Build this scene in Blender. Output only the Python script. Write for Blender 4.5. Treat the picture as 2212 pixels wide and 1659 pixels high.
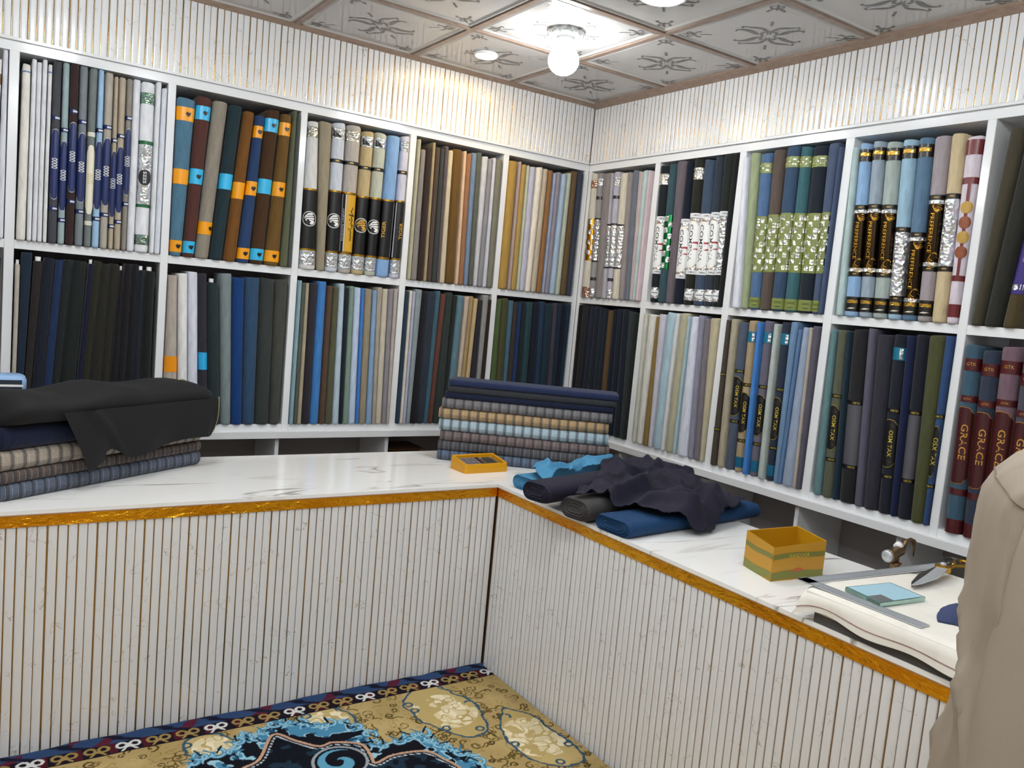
import bpy, bmesh, math, random
import numpy as np
from mathutils import Matrix, Vector
random.seed(7); RNG = np.random.default_rng(7)
S = bpy.context.scene
COL = S.collection
for o in list(bpy.data.objects): bpy.data.objects.remove(o)
PI = math.pi

# ------------------------------------------------------------------ camera
W, H, F = 2212, 1659, 1767.71
CAM = np.array([-3.038, -3.9142, 1.5947])
R3 = np.array([[0.83183193, -0.02089495, -0.55463416], [-0.54756199, 0.1324548, -0.82621522], [0.09072768, 0.99096878, 0.09873885]])
cd = bpy.data.cameras.new('camera'); cam = bpy.data.objects.new('camera', cd); COL.objects.link(cam)
cd.sensor_fit = 'HORIZONTAL'; cd.sensor_width = 36; cd.lens = F / W * 36; cd.clip_start = .02
m4 = np.eye(4); m4[:3, :3] = R3; m4[:3, 3] = CAM
cam.matrix_world = Matrix(m4.tolist()); S.camera = cam
# ------------------------------------------------------------------ world, exposure (the lamps sit in their own builders)
wd = bpy.data.worlds.new('world'); S.world = wd; wd.use_nodes = True
wd.node_tree.nodes['Background'].inputs[0].default_value = (.9, .95, 1, 1)
wd.node_tree.nodes['Background'].inputs[1].default_value = .25
vs = S.view_settings; vs.view_transform = 'Standard'; vs.look = 'None'; vs.gamma = 1; vs.use_curve_mapping = False
vs.exposure = -.42
BULB, PANEL, WARM = 100., 185., 230.

def ray(x, y):
    d = -R3[:, 2] * F + R3[:, 0] * (x - W / 2) - R3[:, 1] * (y - H / 2)
    return d / np.linalg.norm(d)
def onp(x, y, ax, v):
    d = ray(x, y); return CAM + d * ((v - CAM[ax]) / d[ax])

# ------------------------------------------------------------------ materials
def lin(h):
    h = h.lstrip('#'); c = [int(h[i:i + 2], 16) / 255 for i in (0, 2, 4)]
    return tuple(x / 12.92 if x <= .04045 else ((x + .055) / 1.055) ** 2.4 for x in c)
MATS = {}
class N:
    def __init__(s, name):
        s.m = bpy.data.materials.new(name); s.m.use_nodes = True; s.t = s.m.node_tree
        s.b = s.t.nodes['Principled BSDF']; MATS[name] = s.m
    def n(s, typ, **kw):
        x = s.t.nodes.new(typ)
        for k, v in kw.items():
            if k.startswith('i_'): x.inputs[k[2:].replace('_', ' ')].default_value = v
            elif k.startswith('x_'): x.inputs[int(k[2:])].default_value = v
            else: setattr(x, k, v)
        return x
    def l(s, a, b): s.t.links.new(a, b)
    def set(s, **kw):
        for k, v in kw.items(): s.b.inputs[k.replace('_', ' ')].default_value = v
        return s
    def ramp(s, src, stops, interp='LINEAR'):
        r = s.n('ShaderNodeValToRGB'); r.color_ramp.interpolation = interp
        e = r.color_ramp.elements
        while len(e) < len(stops): e.new(.5)
        for q, (p, c) in zip(e, stops):
            q.position = p; q.color = (c if len(c) == 4 else (*c, 1)) if isinstance(c, tuple) else (c, c, c, 1)
        s.l(src, r.inputs[0]); return r.outputs[0]
    def mix(s, f, a, b, typ='MIX'):
        x = s.n('ShaderNodeMix', data_type='RGBA', blend_type=typ)
        for v, i in ((f, 0), (a, 6), (b, 7)):
            if isinstance(v, (int, float)): x.inputs[i].default_value = v
            elif isinstance(v, tuple): x.inputs[i].default_value = (*v[:3], 1)
            else: s.l(v, x.inputs[i])
        return x.outputs[2]
    def bump(s, src, st=.3, dist=.01):
        x = s.n('ShaderNodeBump'); x.inputs['Strength'].default_value = st; x.inputs['Distance'].default_value = dist
        s.l(src, x.inputs['Height']); s.l(x.outputs[0], s.b.inputs['Normal'])
    def vec(s, kind='pos', scale=(1, 1, 1), rot=(0, 0, 0)):
        src = s.n('ShaderNodeNewGeometry').outputs['Position'] if kind == 'pos' else s.n('ShaderNodeTexCoord').outputs['Object']
        mp = s.n('ShaderNodeMapping'); mp.inputs['Scale'].default_value = scale; mp.inputs['Rotation'].default_value = rot
        s.l(src, mp.inputs[0]); return mp.outputs[0]
    def noise(s, v, scale, detail=2, dist=0., rough=.5):
        x = s.n('ShaderNodeTexNoise', i_Scale=scale, i_Detail=detail, i_Distortion=dist, i_Roughness=rough); s.l(v, x.inputs['Vector']); return x.outputs[0]
    def objcol(s): return s.n('ShaderNodeObjectInfo').outputs['Color']

def plain(name, hexc, rough=.5, metal=0., **kw):
    k = N(name); k.set(Base_Color=(*lin(hexc), 1), Roughness=rough, Metallic=metal, **kw); return k
def veins(k, base, col, scale, thin, v, dist=1.2):
    n1 = k.noise(v, scale, 4, dist); a = k.ramp(n1, [(.5 - thin, 0.), (.5, 1.), (.5 + thin, 0.)])
    n2 = k.noise(v, scale * 2.3, 2); b = k.ramp(n2, [(.47, 0.), (.6, .9)])
    f = k.n('ShaderNodeMath', operation='MULTIPLY'); k.l(a, f.inputs[0]); k.l(b, f.inputs[1])
    return k.mix(f.outputs[0], base, col)
k = N('pvc_slat'); k.l(veins(k, lin('e6e7ea'), lin('a59a88'), 7, .005, k.vec('pos', (1.3, 1.3, 1.3), (.6, .5, .3)), .2), k.b.inputs['Base Color']); k.set(Roughness=.22)
k = N('gold_groove'); k.set(Base_Color=(*lin('a8885c'), 1), Metallic=.85, Roughness=.2)
k = N('marble')
v = k.vec('pos', (.8, 3.2, 1), (0, 0, .75))
c1 = veins(k, lin('f4f4f3'), lin('8f8880'), 1.3, .016, v, .7)
n = k.noise(v, 2.6, 3, .6); c2 = k.mix(k.ramp(n, [(.64, 0.), (.74, .5)]), c1, lin('bab2a8'))
k.l(c2, k.b.inputs['Base Color']); k.set(Roughness=.12)
k = plain('laminate', 'e9ebee', .14)
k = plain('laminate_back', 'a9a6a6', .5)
k = plain('base_back', 'a8a4a4', .6)
k = plain('dark_board', '4a4745', .6)
k = plain('salmon_edge', 'c2916f', .6)
k = N('gold_tape'); vv = k.vec('pos', (6, 6, 14)); nn = k.noise(vv, 3, 4, 1.0)
n2 = k.noise(k.vec('pos'), 4, 1)
k.l(k.mix(k.ramp(n2, [(.4, 0.), (.65, 1.)]), lin('eaa61c'), lin('d98a0a')), k.b.inputs['Base Color']); k.set(Metallic=.75, Roughness=.12); k.bump(nn, .6, .015)
k = N('fabric'); oc = k.objcol(); nz = k.noise(k.vec('obj', (18, 18, 5), (0, .7, 0)), 3, 3)
k.l(k.mix(k.ramp(nz, [(.3, .0), (.75, .22)]), oc, lin('101014'), 'MIX'), k.b.inputs['Base Color'])
k.set(Roughness=.85); k.b.inputs['Sheen Weight'].default_value = .12; k.b.inputs['Specular IOR Level'].default_value = .2
k.bump(k.noise(k.vec('obj', (30, 30, 12), (0, .6, .4)), 2, 3, .6), .4, .008)
k = N('cloth_soft'); oc = k.objcol(); k.l(oc, k.b.inputs['Base Color']); k.set(Roughness=.75); k.b.inputs['Specular IOR Level'].default_value = .3
k.b.inputs['Sheen Weight'].default_value = .02; k.bump(k.noise(k.vec('obj'), 400, 2), .08, .001)
k = N('wrap_print'); k.l(k.objcol(), k.b.inputs['Base Color']); k.set(Roughness=.3)
k = N('paint'); k.l(k.objcol(), k.b.inputs['Base Color']); k.set(Roughness=.45)
k = N('metal_paint'); k.l(k.objcol(), k.b.inputs['Base Color']); k.set(Roughness=.25, Metallic=.9)
k = N('foil'); vo = k.n('ShaderNodeTexVoronoi', i_Scale=70.); k.l(k.vec('obj', (1, 1, 1)), vo.inputs['Vector'])
hs = k.n('ShaderNodeHueSaturation'); hs.inputs['Saturation'].default_value = .35; hs.inputs['Value'].default_value = 1.1; k.l(vo.outputs['Color'], hs.inputs['Color'])
k.l(k.mix(.3, k.objcol(), hs.outputs[0]), k.b.inputs['Base Color']); k.set(Roughness=.26, Metallic=.75); k.bump(vo.outputs['Distance'], .6, .01)
def plaid(name, period, dark):
    k = N(name); oc = k.objcol(); tc = k.n('ShaderNodeTexCoord'); sx = k.n('ShaderNodeSeparateXYZ'); k.l(tc.outputs['Object'], sx.inputs[0])
    def wave(out, p, lo, hi):
        a = k.n('ShaderNodeMath', operation='MULTIPLY'); a.inputs[1].default_value = 2 * PI / p; k.l(out, a.inputs[0])
        b = k.n('ShaderNodeMath', operation='SINE'); k.l(a.outputs[0], b.inputs[0])
        return k.ramp(b.outputs[0], [(lo, 0.), (hi, 1.)])
    f1 = k.ramp(wave(sx.outputs['X'], period, .3, .62), [(0, 0.), (1, .66)])
    f2 = wave(sx.outputs['Z'], .055, .35, .6)
    f3 = wave(sx.outputs['X'], period / 2.0, .93, .97)
    c = k.mix(f1, oc, lin(dark)); c = k.mix(k.ramp(f2, [(0, 0.), (1, .3)]), c, lin(dark)); c = k.mix(k.ramp(f3, [(0, 0.), (1, .25)]), c, lin('d8d8d8'))
    nz = k.noise(k.vec('obj'), 300, 2); c = k.mix(k.ramp(nz, [(.35, .3), (.6, 0.)]), c, lin('202024'))
    k.l(c, k.b.inputs['Base Color']); k.set(Roughness=.9); k.bump(nz, .3, .002)
plaid('plaid', .043, '34343a')
k = N('ceiling_tile'); k.set(Base_Color=(*lin('c2bfbc'), 1), Roughness=.14); k.b.inputs['Specular IOR Level'].default_value = .7
plain('tile_print', '6c6a6a', .35, .2)
plain('tile_print_gold', 'b39a6e', .3, .4)
k = N('grid_bar'); k.l(k.ramp(k.noise(k.vec('pos', (8, 8, 40)), 3, 3), [(.3, lin('8d7668')), (.7, lin('a08b7c'))]), k.b.inputs['Base Color']); k.set(Roughness=.35)
plain('plaster', 'd8d5d0', .8)
plain('floor_tile', 'a59c8e', .5)
def emis(name, col, st):
    k = N(name); k.set(Base_Color=(.9, .9, .9, 1), Roughness=.4); k.b.inputs['Emission Color'].default_value = (*col, 1); k.b.inputs['Emission Strength'].default_value = st
emis('bulb_light', (.95, .985, 1), BULB); emis('panel_light', (.95, .98, 1), PANEL); emis('warm_light', (1, .72, .36), WARM)
plain('white_plastic', 'eeeeee', .35)
k = plain('clear_glass', 'f4f8f8', .05); k.set(Transmission_Weight=.9, IOR=1.45)
k = plain('green_glass', 'bfe6dc', .04); k.set(Transmission_Weight=.85, IOR=1.5)
plain('steel', 'c3c8ce', .3, .45); plain('dark_steel', '5c5a58', .4, .8); plain('brass', 'c69a3e', .3, .9); plain('bronze', '7d6446', .35, .8)
k = N('rug_pile'); at = k.n('ShaderNodeVertexColor', layer_name='pile'); k.l(at.outputs[0], k.b.inputs['Base Color']); k.set(Roughness=1.); k.b.inputs['Specular IOR Level'].default_value = .1
k.bump(k.noise(k.vec('pos'), 500, 2), .5, .004)
k = plain('skin', '8a5f45', .5); k = plain('hair', '14110f', .6); plain('lips', '6e3f34', .5); plain('eye_white', 'dddad5', .3); plain('leather', '2b1d16', .5)
k = N('shirt_cloth'); nz = k.noise(k.vec('pos'), 900, 2); k.l(k.mix(k.ramp(nz, [(.3, 0.), (.7, .25)]), lin('9d9183'), lin('83776a')), k.b.inputs['Base Color']); k.set(Roughness=.85); k.bump(nz, .15, .001)
plain('cotton_white', 'e9e6df', .9)
k = N('canvas'); nz = k.noise(k.vec('pos'), 18, 3); k.l(k.mix(k.ramp(nz, [(.55, 0.), (.8, .25)]), lin('eae6dd'), lin('bdb6aa')), k.b.inputs['Base Color']); k.set(Roughness=.9); k.bump(k.noise(k.vec('pos'), 600, 2), .2, .001)

# ------------------------------------------------------------------ mesh helpers
class MB:
    def __init__(s): s.v = []; s.f = []
    def add(s, vs_, fs): 
        o = len(s.v); s.v += [tuple(map(float, q)) for q in vs_]; s.f += [tuple(o + i for i in f) for f in fs]; return s
    def box(s, x0, x1, y0, y1, z0, z1):
        return s.add([(x, y, z) for z in (z0, z1) for y in (y0, y1) for x in (x0, x1)], [(0, 2, 3, 1), (4, 5, 7, 6), (0, 1, 5, 4), (2, 6, 7, 3), (0, 4, 6, 2), (1, 3, 7, 5)])
    def bbox(s, x0, x1, y0, y1, z0, z1, b=.003):
        n = [(x0 + b, y0), (x1 - b, y0), (x1, y0 + b), (x1, y1 - b), (x1 - b, y1), (x0 + b, y1), (x0, y1 - b), (x0, y0 + b)]
        return s.loft([[(x, y, z) for x, y in n] for z in (z0, z1)], True)
    def loft(s, rings, caps=True, closed=True):
        n = len(rings[0]); vs_ = [p for r in rings for p in r]; fs = []
        for j in range(len(rings) - 1):
            for i in range(n if closed else n - 1):
                a, b = j * n + i, j * n + (i + 1) % n; fs.append((a, b, b + n, a + n))
        if caps and closed: fs += [tuple(range(n - 1, -1, -1)), tuple((len(rings) - 1) * n + i for i in range(n))]
        return s.add(vs_, fs)
    def grid(s, P):
        ny, nx = len(P), len(P[0]); return s.add([p for r in P for p in r], [(j * nx + i, j * nx + i + 1, (j + 1) * nx + i + 1, (j + 1) * nx + i) for j in range(ny - 1) for i in range(nx - 1)])
    def tube(s, pts, r, n=8, caps=True):
        pts = [Vector(p) for p in pts]; rs = r if isinstance(r, (list, tuple)) else [r] * len(pts); rings = []; up = Vector((0, 0, 1))
        for i, p in enumerate(pts):
            t = (pts[min(i + 1, len(pts) - 1)] - pts[max(i - 1, 0)]).normalized()
            a = t.cross(up if abs(t.z) < .95 else Vector((1, 0, 0))).normalized(); b = t.cross(a)
            rings.append([p + (a * math.cos(q) + b * math.sin(q)) * rs[i] for q in (2 * PI * k_ / n for k_ in range(n))])
        return s.loft(rings, caps)
    def lathe(s, prof, n=20, c=(0, 0, 0)):
        return s.loft([[(c[0] + r * math.cos(2 * PI * i / n), c[1] + r * math.sin(2 * PI * i / n), c[2] + z) for i in range(n)] for r, z in prof], True)
    def mesh(s, name):
        m = bpy.data.meshes.new(name); m.from_pydata(s.v, [], s.f); m.update(); return m
    def build(s, name, mat, parent=None, smooth=False, color=None, loc=None, rotz=0.):
        return mk(name, s.mesh(name), mat, parent, smooth, color, loc, rotz)
def mk(name, me, mat, parent=None, smooth=False, color=None, loc=None, rotz=0.):
    if mat and not me.materials: me.materials.append(MATS[mat])
    if smooth: me.polygons.foreach_set('use_smooth', [True] * len(me.polygons))
    o = bpy.data.objects.new(name, me); COL.objects.link(o)
    if parent: o.parent = parent
    if loc is not None: o.location = loc
    o.rotation_euler[2] = rotz
    if color: o.color = (*lin(color), 1)
    return o
def empty(name, loc=(0, 0, 0), rotz=0.):
    o = bpy.data.objects.new(name, None); COL.objects.link(o); o.location = loc; o.rotation_euler[2] = rotz; o.empty_display_size = .1; return o
def tag(o, label, cat, group=None):
    o['label'] = label; o['category'] = cat
    if group: o['group'] = group
    n = len(label.replace(',', ' ').split()); assert 4 <= n <= 16, (n, label)
    return o
def struct(o): o['kind'] = 'structure'; return o
def vnoise(x, y, seed=0):
    """smooth value noise in [-1,1] (numpy)"""
    x = np.asarray(x, float); y = np.asarray(y, float)
    def hsh(i, j):
        q = np.sin(i * 127.1 + j * 311.7 + seed * 74.7) * 43758.5453; return (q - np.floor(q)) * 2 - 1
    i, j = np.floor(x), np.floor(y); u, w = x - i, y - j; u = u * u * (3 - 2 * u); w = w * w * (3 - 2 * w)
    return (hsh(i, j) * (1 - u) + hsh(i + 1, j) * u) * (1 - w) + (hsh(i, j + 1) * (1 - u) + hsh(i + 1, j + 1) * u) * w
def fbm(x, y, o=3, seed=0):
    return sum(vnoise(x * 2 ** k_, y * 2 ** k_, seed + k_) / 2 ** k_ for k_ in range(o))

# ------------------------------------------------------------------ room shell
ZC = 2.785; X0, Y0 = -4.3, -6.1; DEP = .34
ZRT, ZRO, ZM0, ZM1, ZB1, ZB0, ZLED = 2.4517, 2.401, 1.629, 1.664, .900, .867, .835
fl = struct(MB().box(X0 - .1, .5, Y0 - .1, .5, -.1, 0).build('floor', 'floor_tile'))
wl = struct(MB().box(X0, .5, DEP + .012, .5, 0, ZC + .05).build('wall_left', 'plaster'))
wr = struct(MB().box(DEP + .012, .5, Y0, DEP + .012, 0, ZC + .05).build('wall_right', 'plaster'))
struct(MB().box(X0 - .1, X0, Y0, .5, 0, ZC + .05).build('wall_opposite', 'plaster'))
struct(MB().box(X0 - .1, .5, Y0 - .1, Y0, 0, ZC + .05).build('wall_back', 'plaster'))
ce = struct(MB().box(X0 - .1, .5, Y0 - .1, .5, ZC + .05, ZC + .12).build('ceiling', 'plaster'))
PIT = .0286
def slat_mesh(h, w=PIT - .0042, d=.0055):
    p = [(-w / 2, d), (-w / 2, .0018), (-w / 2 + .0025, .0003), (-w / 4, -.0004), (w / 4, -.0004), (w / 2 - .0025, .0003), (w / 2, .0018), (w / 2, d)]
    return MB().loft([[(x, y, z) for x, y in p] for z in (0, h)], True).mesh('slat')
sm_f = slat_mesh(ZC - ZRT - .003); sm_f.materials.append(MATS['pvc_slat'])
# frieze of fluted panels above the shelving
MB().box(X0, -.0045, .0, DEP + .012, ZRT, ZC - .001).build('backing_panel', 'gold_groove', wl)
MB().box(-.004, DEP + .012, Y0, -.0045 + .0045, ZRT, ZC - .001).build('backing_panel', 'gold_groove', wr)
def beads(gaps, z0, z1):
    """one gold strip with a half-round bead in every groove between the slats"""
    P = []
    for g in gaps: P += [(g + .0026 * math.sin(a), -.0012 - .0022 * math.cos(a)) for a in np.linspace(-PI / 2, PI / 2, 7)]
    return MB().grid([[(x, y, z) for x, y in P] for z in (z0, z1)])
beads([-.018 - PIT * (i - .5) for i in range(int(3.7 / PIT), 0, -1)], ZRT + .001, ZC - .004).build('gold_bead', 'gold_groove', wl, True)
beads([.022 + PIT * (i + .5) for i in range(int(3.5 / PIT))], ZRT + .001, ZC - .004).build('gold_bead', 'gold_groove', wr, True, None, (-.004, 0, 0), -PI / 2)
for i in range(int(3.75 / PIT)):
    mk('slat', sm_f, None, wl, False, None, (-.018 - PIT * i - (.0018 if i % 5 == 0 else 0), -.0056, ZRT + .001))
for i in range(int(3.55 / PIT)):
    o = mk('slat', sm_f, None, wr, False, None, (-.0096, -.022 - PIT * i - (.0018 if i % 5 == 0 else 0), ZRT + .001), -PI / 2)
# ceiling: bars, trims, tiles
T = .6; NX, NY = 7, 10
for i in range(1, NX + 1):
    MB().bbox(-T * i - .013, -T * i + .013, Y0, -.02, ZC - .006, ZC + .012).build('grid_bar', 'grid_bar', ce)
for j in range(1, NY + 1):
    MB().bbox(X0, -.02, -T * j - .013, -T * j + .013, ZC - .007, ZC + .011).build('grid_bar', 'grid_bar', ce)
MB().loft([[(x, -.006, ZC - .022), (x, -.028, ZC - .006), (x, -.028, ZC + .01), (x, .0, ZC + .01)] for x in (X0, -.006)]).build('wall_angle', 'grid_bar', ce)
MB().loft([[(-.010, y, ZC - .03), (-.042, y, ZC - .008), (-.042, y, ZC + .01), (-.0, y, ZC + .01)] for y in (-.006, Y0)]).build('wall_angle', 'grid_bar', ce)
def tile_mesh():
    a, b, c = .287, .268, .258
    sq = lambda s, z: [(-s, -s, z), (-s, s, z), (s, s, z), (s, -s, z)]
    return MB().loft([sq(a, .03), sq(a, .0), sq(b, -.004), sq(c, .0015)]).mesh('ceiling_tile')
tm = tile_mesh(); tm.materials.append(MATS['ceiling_tile'])
def ribbon(mb, pts, wid, z=-.0006):
    pts = np.array(pts, float); n = len(pts); w_ = np.array(wid if hasattr(wid, '__len__') else [wid] * n)
    t = np.gradient(pts, axis=0); t /= np.linalg.norm(t, axis=1)[:, None] + 1e-9; nr = np.stack([-t[:, 1], t[:, 0]], 1) * w_[:, None] / 2
    A, B = pts + nr, pts - nr
    vs_ = [(*q, z) for q in A] + [(*q, z) for q in B]
    mb.add(vs_, [(i, i + 1, n + i + 1, n + i) for i in range(n - 1)])
def bez(p, n=14):
    p = np.array(p, float); t = np.linspace(0, 1, n)[:, None]
    return (1 - t) ** 3 * p[0] + 3 * t * (1 - t) ** 2 * p[1] + 3 * t * t * (1 - t) * p[2] + t ** 3 * p[3]
def motif():
    mb = MB(); rot = np.array([[1, -1], [1, 1]]) / math.sqrt(2)       # rows: p axis, q axis
    def put(pts, wid): ribbon(mb, np.array(pts) @ rot, wid)
    tp = lambda a, n=14: list(a * (.25 + np.sin(np.linspace(0.1, PI - .05, n))))
    for sp in (-1, 1):
        for sq in (-1, 1):
            s_ = np.array([sp, sq])
            for P, wd_ in (([(.02, .055), (.05, .085), (.1, .07), (.15, .085)], .010), ([(.15, .085), (.175, .095), (.175, .065), (.15, .07)], .006),
                           ([(.06, .012), (.09, .02), (.11, .06), (.19, .055)], .016), ([(.03, .0), (.055, .01), (.05, .045), (.02, .03)], .009),
                           ([(.012, .012), (.0, .04), (.02, .06), (.05, .05)], .008), ([(.19, .055), (.205, .055), (.205, .04), (.19, .042)], .006)):
                put(bez(P) * s_ * np.array([.66, 1.25]), tp(wd_ * 1.25))
    for k_ in range(4):                                              # corner flowers and dashes on the diagonals
        c, s_ = math.cos(k_ * PI / 2), math.sin(k_ * PI / 2); M = np.array([[c, s_], [-s_, c]])
        lo = .23 if k_ % 2 == 0 else .12
        put(np.array([(lo, 0), (lo + .05, 0)]) @ M, [.011, .011]) if k_ % 2 else put(np.array([(lo, 0), (lo + .05, 0)]) @ M, [.005, .005])
        for sg in (-1, 1):
            for P in ([(.30, 0), (.31, .03), (.34, .035), (.33, .008)], [(.31, 0), (.29, .03), (.27, .045), (.275, .02)]):
                put((bez(P) * np.array([1, sg])) @ M, tp(.007))
        put(bez([(.29, 0), (.31, .006), (.33, .004), (.35, 0)]) @ M, tp(.01))
    return mb.mesh('printed_scroll')
mm = motif(); mm.materials.append(MATS['tile_print'])
for i in range(NX):
    for j in range(NY):
        t_ = mk('ceiling_tile', tm, None, ce, False, None, (-T * (i + .5), -T * (j + .5), ZC))
        if i < 6 and j < 6: mk('printed_scroll', mm, None, t_, False, None, (0, 0, .0012))

# ------------------------------------------------------------------ lamps
def bulb_lamp(x, y, label):
    t = empty('bulb_lamp', (x, y, ZC)); tag(t, label, 'lamp', 'globe bulbs on the ceiling')
    mb = MB(); n = 14
    mb.lathe([(.008, .0), (.075, -.002), (.083, -.012), (.07, -.022), (.04, -.026), (.01, -.026)], 28)
    mb.build('glass_rosette', 'clear_glass', t, True)
    MB().lathe([(.01, -.024), (.040, -.026), (.036, -.05), (.027, -.066), (.008, -.068)], 20).build('holder', 'white_plastic', t, True)
    g = [(.02, -.066)] + [(.068 * math.sin(a), -.125 - .062 * math.cos(a)) for a in np.linspace(PI - .35, .02, 12)]
    MB().lathe(g, 24).build('globe', 'bulb_light', t, True)
    mb = MB()
    for k_ in range(10):
        a = 2 * PI * k_ / 10; mb.lathe([(.001, -.004), (.009, -.010), (.008, -.02), (.001, -.026)], 8, (.07 * math.cos(a), .07 * math.sin(a), -.004))
    mb.build('crystal_bead', 'clear_glass', t, True)
def disc_lamp(x, y, r, mat, label, name='recessed_lamp', group=None):
    t = empty(name, (x, y, ZC)); tag(t, label, 'lamp', group)
    MB().lathe([(r * .92, .001), (r * 1.12, .001), (r * 1.12, -.006), (r, -.012), (r * .92, -.010)], 32).build('trim_ring', 'white_plastic', t, True)
    MB().lathe([(.002, -.013), (r * .9, -.0125), (r * .91, -.006), (.002, -.005)], 32).build('diffuser', mat, t, True)
bulb_lamp(-.9, -.9, 'lit globe bulb on glass rosette, ceiling tile nearest the wall corner')
bulb_lamp(-2.7, -.9, 'lit globe bulb above the left counter, outside the left of view')
bulb_lamp(-.9, -2.7, 'added unseen fill bulb above the right counter near the person')  # added bulb, out of view, to brighten the room
bulb_lamp(-2.7, -2.7, 'added unseen fill bulb in the middle of the shop ceiling')  # unseen extra bulb, put in for overall brightness
bulb_lamp(-2.1, -4.5, 'added unseen fill bulb at the back of the shop ceiling')  # another added bulb, behind the view, for more light
disc_lamp(-.9, -1.5, .085, 'panel_light', 'round white recessed lamp beside the globe bulb, top edge of photo')
disc_lamp(-.96, -.33, .055, 'warm_light', 'round warm yellow recessed lamp near the left wall frieze')
disc_lamp(-2.7, -1.5, .085, 'panel_light', 'added unseen fill lamp over the patterned rug')  # added disc, not in view, lifts the light level
for lx, ly, wh in ((-2.1, -2.1, 'in front of the left counter'), (-3.3, -2.7, 'left of the camera'), (-2.1, -3.3, 'above the person'), (-3.3, -3.9, 'over the camera'), (-2.1, -3.9, 'right of the camera'), (-2.7, -5.1, 'at the shop entrance')):  # unseen discs added around and behind the camera as fill light
    disc_lamp(lx, ly, .085, 'panel_light', 'added unseen ceiling fill lamp ' + wh)

# ------------------------------------------------------------------ shelving
LX = [(-3.51, -3.475), (-2.924, -2.889), (-2.337, -2.304), (-1.747, -1.714), (-1.1705, -1.136), (-.599, -.565), (-.031, 0.)]
RYs = [(0., .026), (.566, .605), (1.147, 1.187), (1.7175, 1.758), (2.293, 2.3255), (2.88, 2.915), (3.45, 3.485)]
def shelving(name, ups, rotz, label, basediv, h0, h1, corner):
    """local frame: x runs left to right along the wall, y goes into the wall, front at y=0"""
    t = empty(name, (0, 0, 0), rotz); tag(t, label, 'shelving')
    y0 = .0
    for a, b in ups:
        MB().bbox(a, b, y0 if not (corner and b == ups[-1 if corner > 0 else 0][1]) else y0, DEP - .012, ZB0, ZRO, .002).build('upright', 'laminate', t)
    for (a, b), (c, d) in zip(ups, ups[1:]):
        MB().bbox(b, c, y0 + .001, DEP - .012, ZM0, ZM1, .002).build('shelf_board', 'laminate', t)
        MB().bbox(b, c, y0 + .001, DEP - .012, ZB0, ZB1, .002).build('shelf_board', 'laminate', t)
        MB().box(b - .005, c + .005, DEP - .012, DEP, ZB0, ZRO).build('back_panel', 'laminate_back', t)
    MB().bbox(h0, h1, y0 - .001, DEP - .012, ZRO, ZRT - .012, .002).build('top_rail', 'laminate', t)
    e0, e1 = (h0, h1 + (.016 if 0 else 0)) , 0
    MB().bbox(h0 + (.014 if corner < 0 else 0), h1 - (.014 if corner > 0 else 0), -.014, DEP - .02, ZRT - .0118, ZRT - .001, .003).build('crown_strip', 'laminate', t)
    MB().bbox(h0 + (.032 if corner < 0 else 0), h1 - (.032 if corner > 0 else 0), -.032, DEP, ZLED, ZB0, .003).build('ledge', 'laminate', t)
    for x in basediv: MB().bbox(x - .010, x + .010, .0, DEP - .012, .0, ZLED, .002).build('base_divider', 'laminate', t)
    MB().box(h0, h1, DEP - .012, DEP, .0, ZLED).build('base_back', 'base_back', t)
    MB().box(h0, h1, .03, DEP - .012, .0, .08).build('plinth', 'laminate', t)
    return t
shelving('shelving_unit', LX, 0, 'white laminate wall shelving full of cloth bolts along the left wall', [-3.5, -2.94, -2.352, -1.763, -1.1745, -.58, -.012], -3.51, 0, 1)
shelving('shelving_unit', RYs, -PI / 2, 'white laminate wall shelving full of cloth bolts along the right wall', [.014, .5245, 1.194, 1.708, 2.1815, 2.8, 3.4], 0, 3.485, -1)

# ------------------------------------------------------------------ counters
YC, XC, ZG0, ZG1, ZW = -1.025, -1.12, .7613, .8025, .8155
YBK, XBK = -.325, -.485
sm_c = slat_mesh(ZG0 - .002); sm_c.materials.append(MATS['pvc_slat'])
def counter(rotz, loc, length, depth, label, inner, sgn):
    """local x along the counter front (left to right), front at y=0, body towards +y"""
    t = empty('sales_counter', loc, rotz); tag(t, label, 'counter')
    x0, x1 = (-length, 0) if sgn > 0 else (0, length)
    MB().box(x0, x1, .0056, depth, 0, ZG1).build('carcass', 'gold_groove', t)
    xs_ = x0 + (.0062 if sgn < 0 else 0)
    MB().bbox(xs_, x1, -.004, .0055, ZG0, ZG1 - .004, .001).build('gold_band', 'gold_tape', t)
    MB().bbox(xs_, x1, -.007, .0055, ZG1 - .004, ZG1, .001).build('edge_strip', 'salmon_edge', t)
    if sgn < 0:
        MB().box(-.7 + .004, -.0005, .0, depth, 0, ZG1 - .001).build('corner_block', 'gold_groove', t)
    for i in range(int(length / PIT) - 1):
        x = -sgn * (PIT * (i + .5) + .0012) - sgn * (.0016 if i % 5 == 4 else 0)
        mk('slat', sm_c, None, t, False, None, (x, 0, .001))
counter(0, (XC - .0045, YC, 0), 2.45, YBK - YC, 'fluted white counter with gold band under the left wall shelves', 0, 1)
counter(-PI / 2, (XC, YC - .002, 0), 2.6, XBK - XC, 'fluted white counter with gold band running beneath the right wall shelves', 0, -1)
wt = empty('worktop', (0, 0, 0)); tag(wt, 'white marble-look worktop with grey veins covering both counters', 'worktop')
MB().bbox(XC - 2.46, XC - .011, YC - .009, YBK + .004, ZG1, ZW, .002).build('slab', 'marble', wt)
MB().bbox(XC - .009, XBK + .004, YC - 2.6, YBK + .004, ZG1, ZW, .002).build('slab', 'marble', wt)

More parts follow.
